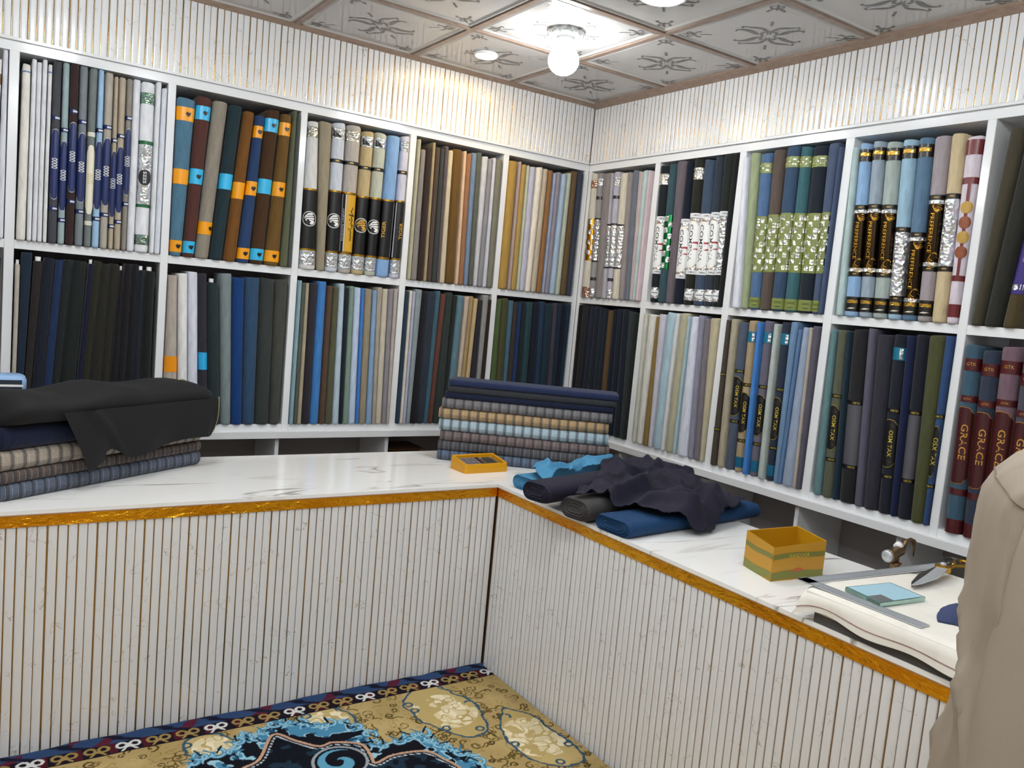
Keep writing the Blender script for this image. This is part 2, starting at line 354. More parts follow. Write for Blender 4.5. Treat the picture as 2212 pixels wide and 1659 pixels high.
# ------------------------------------------------------------------ cloth bolts
# per bay: crop origin and scale of the measured photo crop, wall, shelf height, px row of the low edge (left, right),
# then one line per bolt: top-left x, top-right x, top y, low-left x, low-right x, colour, colour words, wrap kind
FRONT = -.016
class Bolt: pass
def uvp(b, u, z, off=.0):
    """point on the rounded front of a bolt: u in [-1,1] across, z height"""
    th = u * PI / 2; hw = b.hw(z) + off; fr = b.fr + off
    return (b.cx(z) + hw * math.sin(th), b.fr - fr * math.cos(th), z)
def make_bolt(P0, rotz, hb, ht, wb, wt_, Hh, color, depth, seed):
    b = Bolt(); b.H = Hh; r = random.Random(seed); ph, ph2, am = r.uniform(0, 6), r.uniform(0, 6), r.uniform(.0002, .0006)
    b.cx = lambda z: (ht - hb) * z / Hh + am * math.sin(z * 7 + ph)
    b.hw = lambda z: .5 * (wb + (wt_ - wb) * z / Hh) * (1 + .008 * math.sin(z * 11 + ph2))
    b.fr = min(.5 * min(wb, wt_), .028); D = depth
    zs = [0, .006, .016] + [Hh * f for f in np.linspace(.06, .94, 9)] + [Hh - .02, Hh - .006, Hh]
    sc = [.86, .96, 1] + [1] * 9 + [1, .97, .86]
    tilt = r.uniform(-.12, .12); rings = []
    for z, s_ in zip(zs, sc):
        hw, cx = b.hw(z) * s_, b.cx(z); e = (1 - s_) * .5 * b.fr
        ring = []
        for q in range(9):
            th = -PI / 2 + PI * q / 8; x = hw * math.sin(th); zz = z + (tilt * x if z > Hh - .03 else 0)
            ring.append((cx + x, b.fr - (b.fr - e) * math.cos(th), zz))
        for q in range(5):
            th = PI / 2 + PI * q / 4; x = hw * math.sin(th) if q not in (0, 4) else hw * (1 if q == 0 else -1)
            ring.append((cx + x, D - b.fr * .6 - (b.fr * .6) * math.cos(th), z + (tilt * x if z > Hh - .03 else 0)))
        rings.append(ring)
    c3 = [int(color[i:i + 2], 16) for i in (0, 2, 4)]; g = .3 * c3[0] + .55 * c3[1] + .15 * c3[2]; color = ''.join('%02x' % int(max(0, min(255, g + (c - g) * .86))) for c in c3)
    b.o = MB().loft(rings).build('fabric_bolt', 'fabric', None, True, color, P0, rotz)
    return b
def sleeve(b, f0, f1, color, mat='wrap_print', name='label_band', off=.0011, u0=-1, u1=1, back=True, par=None):
    z0, z1 = f0 * b.H, f1 * b.H; n = max(2, int((z1 - z0) / .05) + 2); us = np.linspace(u0, u1, 11); P = []
    for z in np.linspace(z0, z1, n):
        row = [uvp(b, u, z, off) for u in us]
        if back: row = [(row[0][0], b.fr + .05, z)] + row + [(row[-1][0], b.fr + .05, z)]
        P.append(row)
    return MB().grid(P).build(name, mat, par or b.o, True, color)
def shield(b, fc, fh, color, rim, u0=-.92, u1=.92, mat='wrap_print', par=None, cusp=.22, name='label_panel', rimmat='wrap_print'):
    def one(e, off, c, m, nm):
        us = np.linspace(u0 + e, u1 - e, 17); lo, hi = [], []
        for u in us:
            k_ = abs((2 * u - u0 - u1) / (u1 - u0)); d = 1 - cusp * (k_ ** 2.2) - (.05 if k_ > .55 else 0)
            h = (fh * d - e * .05) * b.H; lo.append(uvp(b, u, fc * b.H - h, off)); hi.append(uvp(b, u, fc * b.H + h, off))
        return MB().grid([lo, hi]).build(nm, m, par or b.o, False, c)
    if rim: one(0, .0016, rim, rimmat, 'label_rim')
    return one(.07 if rim else 0, .0021, color, mat, name)
TXT = {}
def text_mesh(s):
    if s not in TXT:
        cu = bpy.data.curves.new('lettering', 'FONT'); cu.body = s; cu.align_x = 'CENTER'; cu.align_y = 'CENTER'; cu.resolution_u = 2; cu.offset = .008
        ob = bpy.data.objects.new('lettering', cu); COL.objects.link(ob); dg = bpy.context.evaluated_depsgraph_get()
        me = bpy.data.meshes.new_from_object(ob.evaluated_get(dg)); bpy.data.objects.remove(ob)
        v_ = np.array([v.co[:2] for v in me.vertices]); v_ -= (v_.max(0) + v_.min(0)) / 2
        TXT[s] = (v_, [tuple(p.vertices) for p in me.polygons]); bpy.data.meshes.remove(me)
    return TXT[s]
def lettering(b, s, fc, length, height, color, u=0., down=True, mat='wrap_print', across=False, off=.0027, par=None):
    v_, f_ = text_mesh(s); ext = v_.max(0) - v_.min(0); q = v_ / ext * np.array([length, height])
    arc = b.hw(fc * b.H) * PI / 2; P = []
    for x, y in q:
        if across: uu, z = u + x / arc, fc * b.H + y
        elif down: uu, z = u + y / arc, fc * b.H - x
        else: uu, z = u - y / arc, fc * b.H + x
        P.append(uvp(b, max(-1.2, min(1.2, uu)), z, off))
    return MB().add(P, f_).build('lettering', mat, par or b.o, False, color)
def decal(b, polys, fc, size, u, color, name='emblem', mat='wrap_print', off=.0025, par=None):
    arc = b.hw(fc * b.H) * PI / 2; mb = MB()
    mp = lambda q: uvp(b, max(-1.15, min(1.15, u + q[0] * size / arc)), fc * b.H + q[1] * size, off)
    for po in polys:
        p = np.array(po, float)
        if len(p) < 8 and np.ptp(p, 0).max() > .9: p = np.array([p[i] + (p[(i + 1) % len(p)] - p[i]) * t for i in range(len(p)) for t in (0, .25, .5, .75)])
        if len(p) < 8: mb.add([mp(q) for q in p], [tuple(range(len(p)))]); continue
        n, c = len(p), p.mean(0); V = [mp(c + (q - c) * s_) for s_ in (1, .66, .33) for q in p] + [mp(c)]     # rings, so that the print follows the rounded front
        mb.add(V, [(k_ * n + i, k_ * n + (i + 1) % n, (k_ + 1) * n + (i + 1) % n, (k_ + 1) * n + i) for k_ in (0, 1) for i in range(n)] + [(2 * n + i, 2 * n + (i + 1) % n, 3 * n) for i in range(n)])
    return mb.build(name, mat, par or b.o, False, color)
def checks(b, f0, f1, nr, nc, pred, color='e8ebee', g=.06):
    mb = MB()
    for r_ in range(nr):
        for c in range(nc):
            if pred(r_, c):
                u0, u1 = -.96 + 1.92 * (c + g) / nc, -.96 + 1.92 * (c + 1 - g) / nc; z0, z1 = ((f0 + (f1 - f0) * (r_ + q) / nr) * b.H for q in (g, 1 - g))
                mb.grid([[uvp(b, u, z, .0024) for u in np.linspace(u0, u1, 3)] for z in (z0, z1)])
    o = mb.build('foil_checks', 'foil', b.o, False, color); o['kind'] = 'stuff'; return o
def ringpoly(r0, r1, n=28, ry=1.):
    P = []
    for i in range(n):
        a, c = 2 * PI * i / n, 2 * PI * (i + 1) / n
        P.append([(r0 * math.cos(a), ry * r0 * math.sin(a)), (r1 * math.cos(a), ry * r1 * math.sin(a)), (r1 * math.cos(c), ry * r1 * math.sin(c)), (r0 * math.cos(c), ry * r0 * math.sin(c))])
    return P
def discpoly(r, n=20, ry=1., c=(0, 0)): return [[(c[0] + r * math.cos(2 * PI * i / n), c[1] + ry * r * math.sin(2 * PI * i / n)) for i in range(n)]]
BIG = [[(-.95, .1), (-.6, .45), (-.2, .85), (.3, .92), (.62, .7), (.3, .62), (-.25, .55)], [(-.9, -.02), (-.45, .38), (.1, .5), (.55, .55), (.78, .35), (.2, .3), (-.4, .18)],
       [(-.75, -.12), (-.3, .1), (.1, .18), (.6, .22), (.85, .05), (.6, -.1), (.1, -.05), (-.35, -.1)], [(-.1, -.12), (.3, -.14), (.7, -.2), (.78, -.5), (.55, -.78), (.25, -.85), (.05, -.7), (.12, -.55), (.3, -.5), (.1, -.35)],
       [(-.65, -.2), (-.4, -.15), (-.3, -.3), (-.5, -.32)]]
LOGO_N = [[(-.5, .5), (.1, .55), (.5, .3), (.3, .15), (0, .3), (-.5, .3)], [(-.5, -.5), (.5, -.5), (.5, -.15), (.3, -.3), (-.2, -.32)], [(-.45, .1), (-.2, .1), (.2, -.25), (-.05, -.3)], [(.3, .1), (.5, .1), (.5, -.1), (.4, -.1)]]
SCROLL = [[(-.5 + .9 * t + .12 * math.sin(9 * t + k_), -.6 + 1.2 * ((t * 1.7 + k_ * .37) % 1)) for t in (0, .05, .12, .08)] for k_ in range(14)]
WDESC = {'navy': 'navy shield', 'cream': 'cream shield', 'stripeW': 'blue stripe', 'holo': 'green foil', 'orange': 'orange bands', 'cyan': 'cyan bands', 'orangelow': 'orange band', 'cyanmid': 'cyan band', 'orangemid': 'orange band',
         'tiger': 'black sleeve', 'tigergold': 'gold sleeve', 'tigertext': 'black sleeve', 'checkgold': 'gold checks', 'silver': 'silver foil', 'compna': 'white shield', 'compfoil': 'clear foil', 'greencheck': 'green checks',
         'olivefoil': 'green foil', 'ornate': 'black-gold foil', 'ornsilver': 'silver foil', 'maroon': 'maroon bands', 'purple': 'purple wrap', 'osm': 'black shield', 'osmband': 'black bands', 'osmteal': 'black shield', 'grace': 'maroon shield', 'core': 'white core', 'orange1': 'orange band', 'cyan1': 'cyan band', 'brownlab': 'brown label'}
def bird(b, f, u, col='1c1a18'): decal(b, [[(-.5, .1), (-.2, .45), (.15, .3), (.5, .45), (.45, 0), (.1, -.5), (-.25, -.3)]], f, .022, u, col)
def dress(b, kind, uc, idx):
    if kind in ('orange', 'cyan'):
        c = 'f2a00c' if kind == 'orange' else '34b6ea'
        for f0, f1, e in ((.025, .1, 1), (.46, .555, idx % 2), (.86, .945, 1)):
            if idx == 5 and f0 == .86: f0, f1 = .85, .93
            sleeve(b, f0, f1, c)
            if e: bird(b, (f0 + f1) / 2, uc + .2)
    elif kind == 'orangelow': sleeve(b, .155, .235, 'f2a00c'); bird(b, .195, uc + .5)
    elif kind == 'cyanmid': sleeve(b, .46, .56, '34b6ea')
    elif kind == 'orangemid': sleeve(b, .42, .53, 'f2a00c')
    elif kind == 'orange1': sleeve(b, .36, .465, 'ec9408')
    elif kind == 'cyan1': sleeve(b, .37, .485, '2ea8e0')
    elif kind == 'stripeW':
        sleeve(b, .955, .962, '5b76a8')
    elif kind in ('navy', 'cream'):
        c, rim, dz = ('1d2c5e', 'c3c6cf', 0) if kind == 'navy' else ('e4dfcb', 'efe9d6', 0)
        dz = .03 * ((idx * 7) % 3 - 1) + (.08 if idx in (7, 14) else 0)
        for f in (.165 + dz, .665 + dz):
            s_ = sleeve(b, f - .012, f + .012, c if kind == 'navy' else 'e8e2cc'); 
            decal(b, [[(-.9, -.4), (.9, -.4), (.9, .4), (-.9, .4)]], f, .009, uc + .25, 'cfd2da', 'print_bar')
        shield(b, .41 + dz, .195, c, rim)
        em = []
        for k_ in range(4): em += ringpoly(.34, .52, 14, .55) if 0 else [[(x, y + (k_ - 1.5) * .52) for x, y in q] for q in ringpoly(.26, .48, 12, .5)]
        decal(b, em, .415 + dz, .021, uc, 'd5d6d8' if kind == 'navy' else 'd6c99a')
    elif kind == 'holo':
        sleeve(b, .045, .105, '2f6b4a', 'foil'); sleeve(b, .285, .64, 'e2e6e8', 'foil'); sleeve(b, .268, .288, '16603a'); sleeve(b, .638, .66, '16603a'); sleeve(b, .875, .94, '4f8c6a', 'foil')
        decal(b, discpoly(1, 20, 1.3), .445, .026, uc, '22262a'); lettering(b, 'SEES', .445, .05, .012, 'e8e8e8', uc)
    elif kind in ('tiger', 'tigergold', 'tigertext'):
        sleeve(b, .135, .545, '121113'); 
        for f in (.135, .545): sleeve(b, f - .006, f + .006, 'b3892c', 'metal_paint', 'gold_edge', .0016)
        if idx != 6: sleeve(b, .03, .125, 'd8dce0', 'foil'); sleeve(b, .895, .965, 'c9c4b0' if idx in (0, 3) else 'd8dce0', 'foil')
        else: sleeve(b, .125, .129, 'b3892c', 'metal_paint')
        if idx in (2, 3, 4, 5, 7): sleeve(b, .735, .76, '1a191a'); decal(b, [[(-1, -.4), (1, -.4), (1, .4), (-1, .4)]], .748, .008, uc, 'c6a64a', 'print_bar')
        if idx in (2, 4, 5): decal(b, [[(-1, -.8), (1, -.8), (-1, .8)]], .93, .022, uc - .1, '171616')
        if kind == 'tiger':
            decal(b, ringpoly(.93, 1.06, 30), .345, .034, uc, 'c9cbcc', 'emblem_ring'); decal(b, BIG, .345, .031, uc, 'f0f0ee' if idx != 4 else 'c89a3c')
        if kind == 'tigergold':
            sleeve(b, .145, .535, 'd0a02c', 'wrap_print', 'gold_panel', .0018, -.35, .8, False); sleeve(b, .145, .535, '8d8f98', 'wrap_print', 'grey_stripe', .0018, -.98, -.7, False)
            sleeve(b, .145, .535, 'd8d6d0', 'wrap_print', 'white_stripe', .002, -.45, -.36, False)
            lettering(b, 'DNEGVG URBNIY', .33, .16, .008, 'c8c8c8', -.58, False)
            # calligraphic line written upwards on the gold panel
            pts = [(-.085, 0), (-.07, .002), (-.06, -.004), (-.045, .003), (-.03, -.005), (-.015, .004), (0, -.002), (.015, .005), (.03, -.004), (.045, .004), (.06, -.003), (.075, .005), (.085, -.004)]
            arc = b.hw(.34 * b.H) * PI / 2; mb = MB(); dense = []
            for (x0, y0), (x1, y1) in zip(pts, pts[1:]):
                for t in (0, .5): dense.append((x0 + (x1 - x0) * t, y0 + (y1 - y0) * t + .003 * math.sin(9 * t + x0 * 300)))
            L = [uvp(b, .2 + (y + .0022) / arc, .34 * b.H + x, .003) for x, y in dense]; R = [uvp(b, .2 + (y - .0022) / arc, .34 * b.H + x, .003) for x, y in dense]
            MB().grid([L, R]).build('lettering', 'wrap_print', b.o, False, '2a1c08')
            decal(b, discpoly(.12, 8, 1, (-.3, .6)) + discpoly(.12, 8, 1, (.3, -.2)) + discpoly(.1, 8, 1, (-.4, -.9)) + [[(-.5, 1.3), (.5, 1.2), (.5, 1.4), (-.5, 1.5)]], .34, .03, .2, '2a1c08', 'lettering')
        if kind == 'tigertext':
            lettering(b, 'TIGER', .335, .085, .018, 'd9a63a', uc - .25 if idx == 6 else uc + .35, False)
            x0 = .55 if idx == 6 else -.75
            sleeve(b, .145, .535, 'b9bdc4', 'wrap_print', 'grey_stripe', .0018, x0, x0 + .16, False)
    elif kind == 'checkgold':
        sleeve(b, .30, .635, 'c98a1c', 'metal_paint'); sleeve(b, .0, .085, 'b06a34', 'foil'); sleeve(b, .88, .945, 'c4855a', 'foil')
        checks(b, .305, .63, 8, 4, lambda r_, c: (r_ + c) % 2)
    elif kind == 'greencheck':
        sleeve(b, .245, .635, '1f7a44', 'metal_paint'); checks(b, .25, .63, 9, 3, lambda r_, c: (r_ + c) % 2)
    elif kind == 'silver':
        f = .30 if idx == 1 else .255
        sleeve(b, f, f + .33, 'e4e6ea', 'foil'); sleeve(b, f - .012, f + .002, '1a1a1c'); sleeve(b, f + .328, f + .342, '1a1a1c')
        if idx in (1, 4): sleeve(b, .01, .075, 'dfe2e8', 'foil'); sleeve(b, .895, .96, 'dfe2e8', 'foil'); sleeve(b, .14, .165, '2a2a2c'); sleeve(b, .79, .815, '2a2a2c')
        if idx in (1, 3): lettering(b, 'PREMIUM', f + .16, .13, .013, '6b6f78', uc)
    elif kind in ('compna', 'compfoil'):
        dz = -.03 if idx == 3 else 0
        sleeve(b, .215 + dz, .62 + dz, 'dfe2e6', 'foil')
        for f in (.215 + dz, .605 + dz):
            s_ = sleeve(b, f - .005, f + .025, 'e9eaec', off=.0017); lettering(b, 'COMPNA', f + .01, .03, .009, '55565c', uc + .1, True, 'wrap_print', True)
        if kind == 'compna':
            shield(b, .415 + dz, .165, 'eceded', 'c08a1e', -.95 if uc < .4 else -.6, .98, cusp=.2)
            lettering(b, 'COMPNA', .425 + dz, .185, .021, '222226', uc - .25); decal(b, LOGO_N, .405 + dz, .040, uc + .42, 'a01f30')
        if idx not in (3, 1): 
            sleeve(b, .03, .11, 'cfd0d0', 'foil')
            decal(b, discpoly(1, 18, .7), .07, .024, uc, 'e9eaec', 'oval_label'); decal(b, [[(-1, -.1), (1, -.1), (1, .1), (-1, .1)]], .07, .018, uc, '44464c', 'print_bar', off=.003)
        if idx in (0, 4): sleeve(b, .86, .94, 'e6e2d6', 'foil')
    elif kind == 'olivefoil':
        sleeve(b, .24, .60, '7d8748', 'wrap_print'); checks(b, .25, .59, 9, 5, lambda r_, c: (r_ * 3 + c * 7 + idx) % 5 < 3, 'e6ead8', .1)
        if idx != 3: sleeve(b, .012, .078, '7f8a48'); lettering(b, 'CLASSIC', .055, .035, .009, '3a4020', uc, True, 'wrap_print', True); decal(b, [[(-1, -.12), (.2, .1), (1, -.05), (.1, -.2)]], .03, .018, uc, '4a5030', 'print_bar')
        if idx in (2, 4, 5, 6): sleeve(b, .875, .94, '7f8a48'); checks(b, .885, .93, 3, 5, lambda r_, c: (r_ + c) % 2, 'e6ead8', .15)
        if idx == 7: sleeve(b, .26, .58, '1c1c1c', off=.0018, u0=.62, u1=.95, back=False)
    elif kind in ('ornate', 'ornsilver'):
        f0 = {4: .13, 5: .10, 6: .30, 7: .30}.get(idx, .26); f1 = f0 + .36
        sleeve(b, f0, f1, '2a2013' if kind == 'ornate' else 'e0e3e8', 'metal_paint' if kind == 'ornate' else 'foil')
        for f in (f0 - .012, f1 + .012): sleeve(b, f - .014, f + .014, '15130f', off=.0016); decal(b, [[(-1, -.35), (1, -.35), (1, .35), (-1, .35)]], f, .007, uc, 'b8903c', 'print_bar')
        if kind == 'ornate':
            for f in (f0 + .012, f1 - .012): sleeve(b, f - .01, f + .01, 'e6e8ea', 'foil', off=.0016)
            lettering(b, 'PREFERENCE', (f0 + f1) / 2, .15, .014, 'c4912f', uc - .15, True, 'metal_paint')
            arc = b.hw(.3) * PI / 2; mb = MB()
            for sg in (-1, 1):
                for k_ in range(5):
                    zc_ = (f0 + f1) / 2 * b.H + sg * (.085 + .006 * k_); pts = [(uc + .25 + (.012 + .003 * k_) * math.cos(a) / arc, zc_ + (.012 + .002 * k_) * math.sin(a)) for a in np.linspace(k_, k_ + 3.5, 9)]
                    mb.grid([[uvp(b, u, z, .0026) for u, z in pts], [uvp(b, u + .0018 / arc, z + .0018, .0026) for u, z in pts]])
            mb.build('scroll_print', 'metal_paint', b.o, False, 'b88a34')['kind'] = 'stuff'
        if idx != 7:
            sleeve(b, .03, .115, '17140f'); decal(b, [[(-1, -.3), (1, -.3), (1, .3), (-1, .3)]], .087, .022, uc, 'b8923e', 'print_bar', 'metal_paint'); decal(b, [[(-1, -.2), (-.2, .1), (.9, 0), (.1, -.25)]], .05, .018, uc, 'd8d0c0', 'print_bar')
        if idx in (1, 2, 3, 4, 5): sleeve(b, .895, .965, '1b1712'); decal(b, [[(-1, -.35), (1, -.35), (1, .35), (-1, .35)]], .935, .022, uc, 'c09a48', 'print_bar', 'metal_paint')
    elif kind == 'maroon':
        for f0, f1 in ((.035, .105), (.23, .26), (.75, .785), (.905, .985)): sleeve(b, f0, f1, '6a2226')
        sleeve(b, .26, .75, '6a2226', 'wrap_print', 'ribbon', .0016, uc - .12, uc + .16, False)
        for k_, f in enumerate((.385, .465, .545, .625)): decal(b, discpoly(1, 20), f, .022, uc + .02, ('8a4a2a', 'b8923e')[k_ % 2], 'medallion', off=.0028)
    elif kind == 'purple': sleeve(b, .17, .62, '3d2f7a'); sleeve(b, .19, .22, 'd8dce4', 'foil'); lettering(b, 'ROYAL', .42, .12, .02, 'c49a3a', uc)
    elif kind in ('osm', 'osmband', 'osmteal'):
        f0, f1 = {2: (.33, .67), 0: (.25, .63), 1: (.23, .61)}.get(idx, (.21, .58))
        for f in (f0, f1): sleeve(b, f - .011, f + .011, '15141a'); lettering(b, 'OSM TAX', f, .028, .008, 'b9a53a', uc + .1, True, 'wrap_print', True)
        sleeve(b, f0 + .012, f1 - .012, '55555c', 'wrap_print', 'clear_sleeve', .0009) if idx in (3, 6, 8) and kind != 'osmteal' else None
        if kind != 'osmband':
            shield(b, (f0 + f1) / 2, .135, '17161a', 'a8932c', -.85, .85)
            lettering(b, 'OSM TAX', (f0 + f1) / 2, .105, .014, 'c9b23c', uc, True)
            decal(b, [[(-.4, .0), (0, .3), (.4, .05), (.1, -.2)]], (f0 + f1) / 2 + .1, .022, uc, '7a6c2c'); decal(b, [[(-.4, .0), (0, .3), (.4, .05), (.1, -.2)]], (f0 + f1) / 2 - .1, .022, uc, '7a6c2c')
        if kind == 'osmteal': sleeve(b, .86, .93, '1e6f8c', 'wrap_print'); decal(b, [[(-.3, -1), (.3, -1), (.3, 1), (-.3, 1)]], .895, .02, uc + .2, 'd4e4e8', 'foil_checks', 'foil')
        if kind == 'osmteal' and idx < 9 and b.H > .6 and idx in (2, 3, 5, 7): sleeve(b, .03, .1, '1e6384')
    elif kind == 'grace':
        for f0, f1 in ((.0, .075), (.205, .24), (.7, .735), (.865, .93)): sleeve(b, f0, f1, '4f1a1e'); 
        lettering(b, 'GTK', .9, .03, .012, 'c08a34', uc, True, 'wrap_print', True); lettering(b, 'GTK', .717, .024, .008, 'b8863a', uc, True, 'wrap_print', True)
        shield(b, .47, .205, '43161a', 'b07a2c', -.95, .95, cusp=.14); lettering(b, 'GRACE', .49, .13, .022, 'c8913a', uc + .05)
        decal(b, SCROLL, .49, .05, uc - .45, '9a6a2c')
    elif kind == 'core':
        z = b.H; cr = min(.011, b.hw(z) * .7); MB().lathe([(.003, -.02), (cr, -.02), (cr, .018), (.003, .018)], 12, (b.cx(z), b.fr + .03, z)).build('core_tube', 'white_plastic', b.o, True)
    elif kind == 'brownlab': sleeve(b, .86, .92, '6b4a2a'); sleeve(b, .68, .69, '202020')
NUM = ['zero', 'one', 'two', 'three', 'four', 'five', 'six']
ORD = ['1st', '2nd', '3rd'] + ['%dth' % i for i in range(4, 30)]
def bay(wall, upper, k_, crop, low, rows, depth=.19):
    ox, oy, sc = crop; n = 0; zs = ZM1 if upper else ZB1; ytl, yth = low
    rows = [r.split() for r in rows.strip().split('\n')]
    xs = [float(r[3]) for r in rows]; lo, hi = min(xs), max(xs) + 1e-6
    if ytl < 0: ytl, yth = -ytl, -yth
    bl_, br_ = (LX[6 - k_][1], LX[7 - k_][0]) if wall == 'L' else (RYs[k_ - 1][1], RYs[k_][0])
    ax = 1 if wall == 'L' else 0; Q = []
    for i, r in enumerate(rows):
        tl, tr, ty, bl, br = map(float, r[:5]); fr = FRONT + (float(r[8]) if len(r) > 8 else 0.)
        by = ytl + (yth - ytl) * (bl - lo) / (hi - lo)
        pt = [onp(ox + x / sc, oy + y / sc, ax, fr) for x, y in ((tl, ty), (tr, ty), (bl, by), (br, by))]
        hx = [p[0] if wall == 'L' else -p[1] for p in pt]; zt, zb = (pt[0][2] + pt[1][2]) / 2, (pt[2][2] + pt[3][2]) / 2
        at = lambda lo_, hi_, z: lo_ + (hi_ - lo_) * (z - zb) / (zt - zb)      # carry the two measured levels to shelf and to a common top
        ZT = zs + .73; e = [at(hx[2], hx[0], zs), at(hx[3], hx[1], zs), at(hx[2], hx[0], ZT), at(hx[3], hx[1], ZT)]
        Q.append([fr, min(zt, (ZRO if upper else ZM0) - .008), e])
    for q in Q:
        e = q[2]; q[2] = [min(max(v, bl_ + .003), br_ - .003) for v in e]
    for q0, q1 in zip(Q, Q[1:]):                                               # neighbours stand side by side
        for lv in (0, 2):
            m = (q0[2][lv + 1] + q1[2][lv]) / 2
            if q0[2][lv + 1] > q1[2][lv]: q0[2][lv + 1] = q1[2][lv] = m
    for lv in (0, 2):
        lim = br_ - .003
        for q in reversed(Q): e = q[2]; e[lv + 1] = min(e[lv + 1], lim); e[lv] = min(e[lv], e[lv + 1] - .0185); lim = e[lv]
        lim = bl_ + .003
        for q in Q: e = q[2]; e[lv] = max(e[lv], lim); e[lv + 1] = max(e[lv + 1], e[lv] + .0185); lim = e[lv + 1]
    for i, r in enumerate(rows):
        col = r[5]; name = r[6].replace('_', ' '); kind = r[7] if len(r) > 7 else None
        fr, zt, e = Q[i]; dp = fr - FRONT; f = (zt - zs) / .73
        hb, wb = (e[0] + e[1]) / 2, max(.012, e[1] - e[0]); et = [e[0] + (e[2] - e[0]) * f, e[1] + (e[3] - e[1]) * f]; ht, wt_ = (et[0] + et[1]) / 2, max(.012, et[1] - et[0])
        rz = 0 if wall == 'L' else -PI / 2
        loc = (hb, fr, zs + .0008) if wall == 'L' else (fr, -hb, zs + .0008)
        gp = .0022 if not kind or kind == '-' else .0052; b = make_bolt(loc, rz, hb, ht, wb - gp, max(.012, wt_ - gp), zt - zs - (.022 if kind == 'core' else 0), col, depth - dp, k_ * 100 + i + (50 if upper else 0))
        ch = (CAM[0] - hb) if wall == 'L' else (-CAM[1] - hb); cdist = (fr - CAM[1]) if wall == 'L' else (fr - CAM[0])
        uc = .55 * math.atan2(ch, cdist) / (PI / 2)
        if kind and kind != '-': dress(b, kind, uc, i)
        w_ = WDESC.get(kind, ''); where = f"{ORD[i]} from left in {'upper' if upper else 'lower'} {'left-wall' if wall == 'L' else 'right-wall'} bay {NUM[k_]} from corner"
        lab = f"{name} cloth bolt{', ' + w_ if w_ else ''}, {where}"
        if len(lab.replace(',', ' ').split()) > 16: lab = f"{name} bolt{', ' + w_ if w_ else ''}, {where}"
        tag(b.o, lab, 'cloth bolt', f"cloth bolts in {'upper' if upper else 'lower'} {'left-wall' if wall == 'L' else 'right-wall'} bay {NUM[k_]}")
bay('L', True, 6, (0, 0, 1), (530, 530), """
-8 10 128 -34 -10 eeecea white brownlab
10 27 105 -10 7 dfe2ee lavender_white -""")
bay('L', True, 5, (0, 80, 3.455), (1520, 1600), """
165 258 205 95 205 ece8e0 ivory stripeW
258 312 172 205 248 e8eaf0 white
312 335 195 248 285 e4e6ee white
335 360 172 285 322 e8e9ee white
360 398 208 322 352 e6e6ea white stripeW
398 470 185 352 425 4a4c54 slate_grey navy
470 528 195 425 485 9db4b8 pale_teal navy
528 600 205 485 552 3e2a28 dark_brown navy
600 668 215 552 622 7d8890 blue_grey navy
672 740 235 622 682 76807f grey cream
738 787 238 682 742 9cc4ea light_blue navy
787 860 270 742 805 b5aca0 beige navy
860 892 298 805 848 b8a890 tan navy
892 950 305 848 903 b9aa92 tan navy
950 1000 315 903 945 8f8a80 taupe navy
1000 1058 320 945 1003 e6e8f2 white
1058 1172 340 1003 1125 eceef4 white holo
1172 1213 322 1125 1150 e8eaf0 white
1213 1265 385 1150 1195 dde2f0 bluish_white""")
bay('L', True, 4, (340, 160, 3.77), (1480, 1590), """
165 328 200 90 202 4f7c98 steel_blue orange
328 459 190 203 304 59322c maroon_brown cyan
459 591 225 304 426 948a7c taupe orangelow
592 708 258 426 535 1f363e dark_teal cyanmid
708 806 308 535 645 7a4c18 ochre_brown orangemid
806 889 340 645 752 264270 navy_blue orange
889 1014 295 752 870 4a2f18 dark_brown cyan
1014 1116 330 870 1000 70501e olive_brown orange
1116 1168 262 1000 1064 5c6248 olive_green
1168 1190 340 1064 1092 4c5450 grey_green""")
bay('L', True, 3, (620, 220, 4.147), (1535, 1600), """
180 300 175 98 268 dcdcdc off-white tiger
302 416 182 272 340 9c9078 khaki
420 545 190 342 462 cdd4e2 pale_blue tiger
548 686 215 462 580 b8b0a8 beige_grey tigergold
688 800 268 580 696 c4ac7c tan tiger
802 915 285 698 802 c0c6b4 pale_sage tiger
916 1035 308 802 920 82aee4 sky_blue tigertext
1036 1150 315 922 1012 d0d0e4 pale_lavender tigertext""")
bay('L', True, 2, (860, 280, 4.366), (1410, 1490), """
180 220 92 75 118 b9b493 pale_sage
220 272 190 118 182 8a8480 taupe_grey
272 340 170 182 242 382a26 dark_brown
340 362 125 242 272 a8926c tan
362 409 170 272 318 52423a brown
409 451 185 318 375 3e4240 dark_grey
451 485 160 375 392 5e5258 plum_grey
485 530 200 392 445 cfc0a0 cream
530 626 190 445 540 6c4c1c bronze
626 656 205 540 572 dcb894 peach
656 705 230 572 620 9c6a48 copper
705 753 225 620 664 7088a8 slate_blue
753 802 220 664 712 5c6056 olive_grey
802 861 255 712 752 c4c6d0 pale_grey
861 903 280 752 800 8c8a90 taupe_grey
903 934 270 800 838 c6cad8 pale_lavender
935 1003 285 838 898 7a7868 olive_grey""")
bay('L', True, 1, (1050, 320, 4.608), (1410, 1470), """
238 334 130 120 220 b08a3c ochre
334 362 138 220 250 b09a94 dusty_pink
362 423 165 250 315 b8924a gold
423 442 175 315 332 bcc4a8 pale_sage
442 512 188 332 395 c0bed4 lavender
512 581 192 395 450 ece2d2 ivory
581 629 210 450 505 c0b09a beige
629 679 225 505 560 98683a copper_brown
679 707 255 560 586 98a8c8 light_blue
707 763 242 586 635 948e9c mauve_grey
763 820 258 635 695 a8c0dc pale_blue
820 864 250 695 742 b8c0ae pale_sage
864 926 235 742 805 6c5434 olive_brown
926 986 240 805 858 3c4254 dark_slate""")
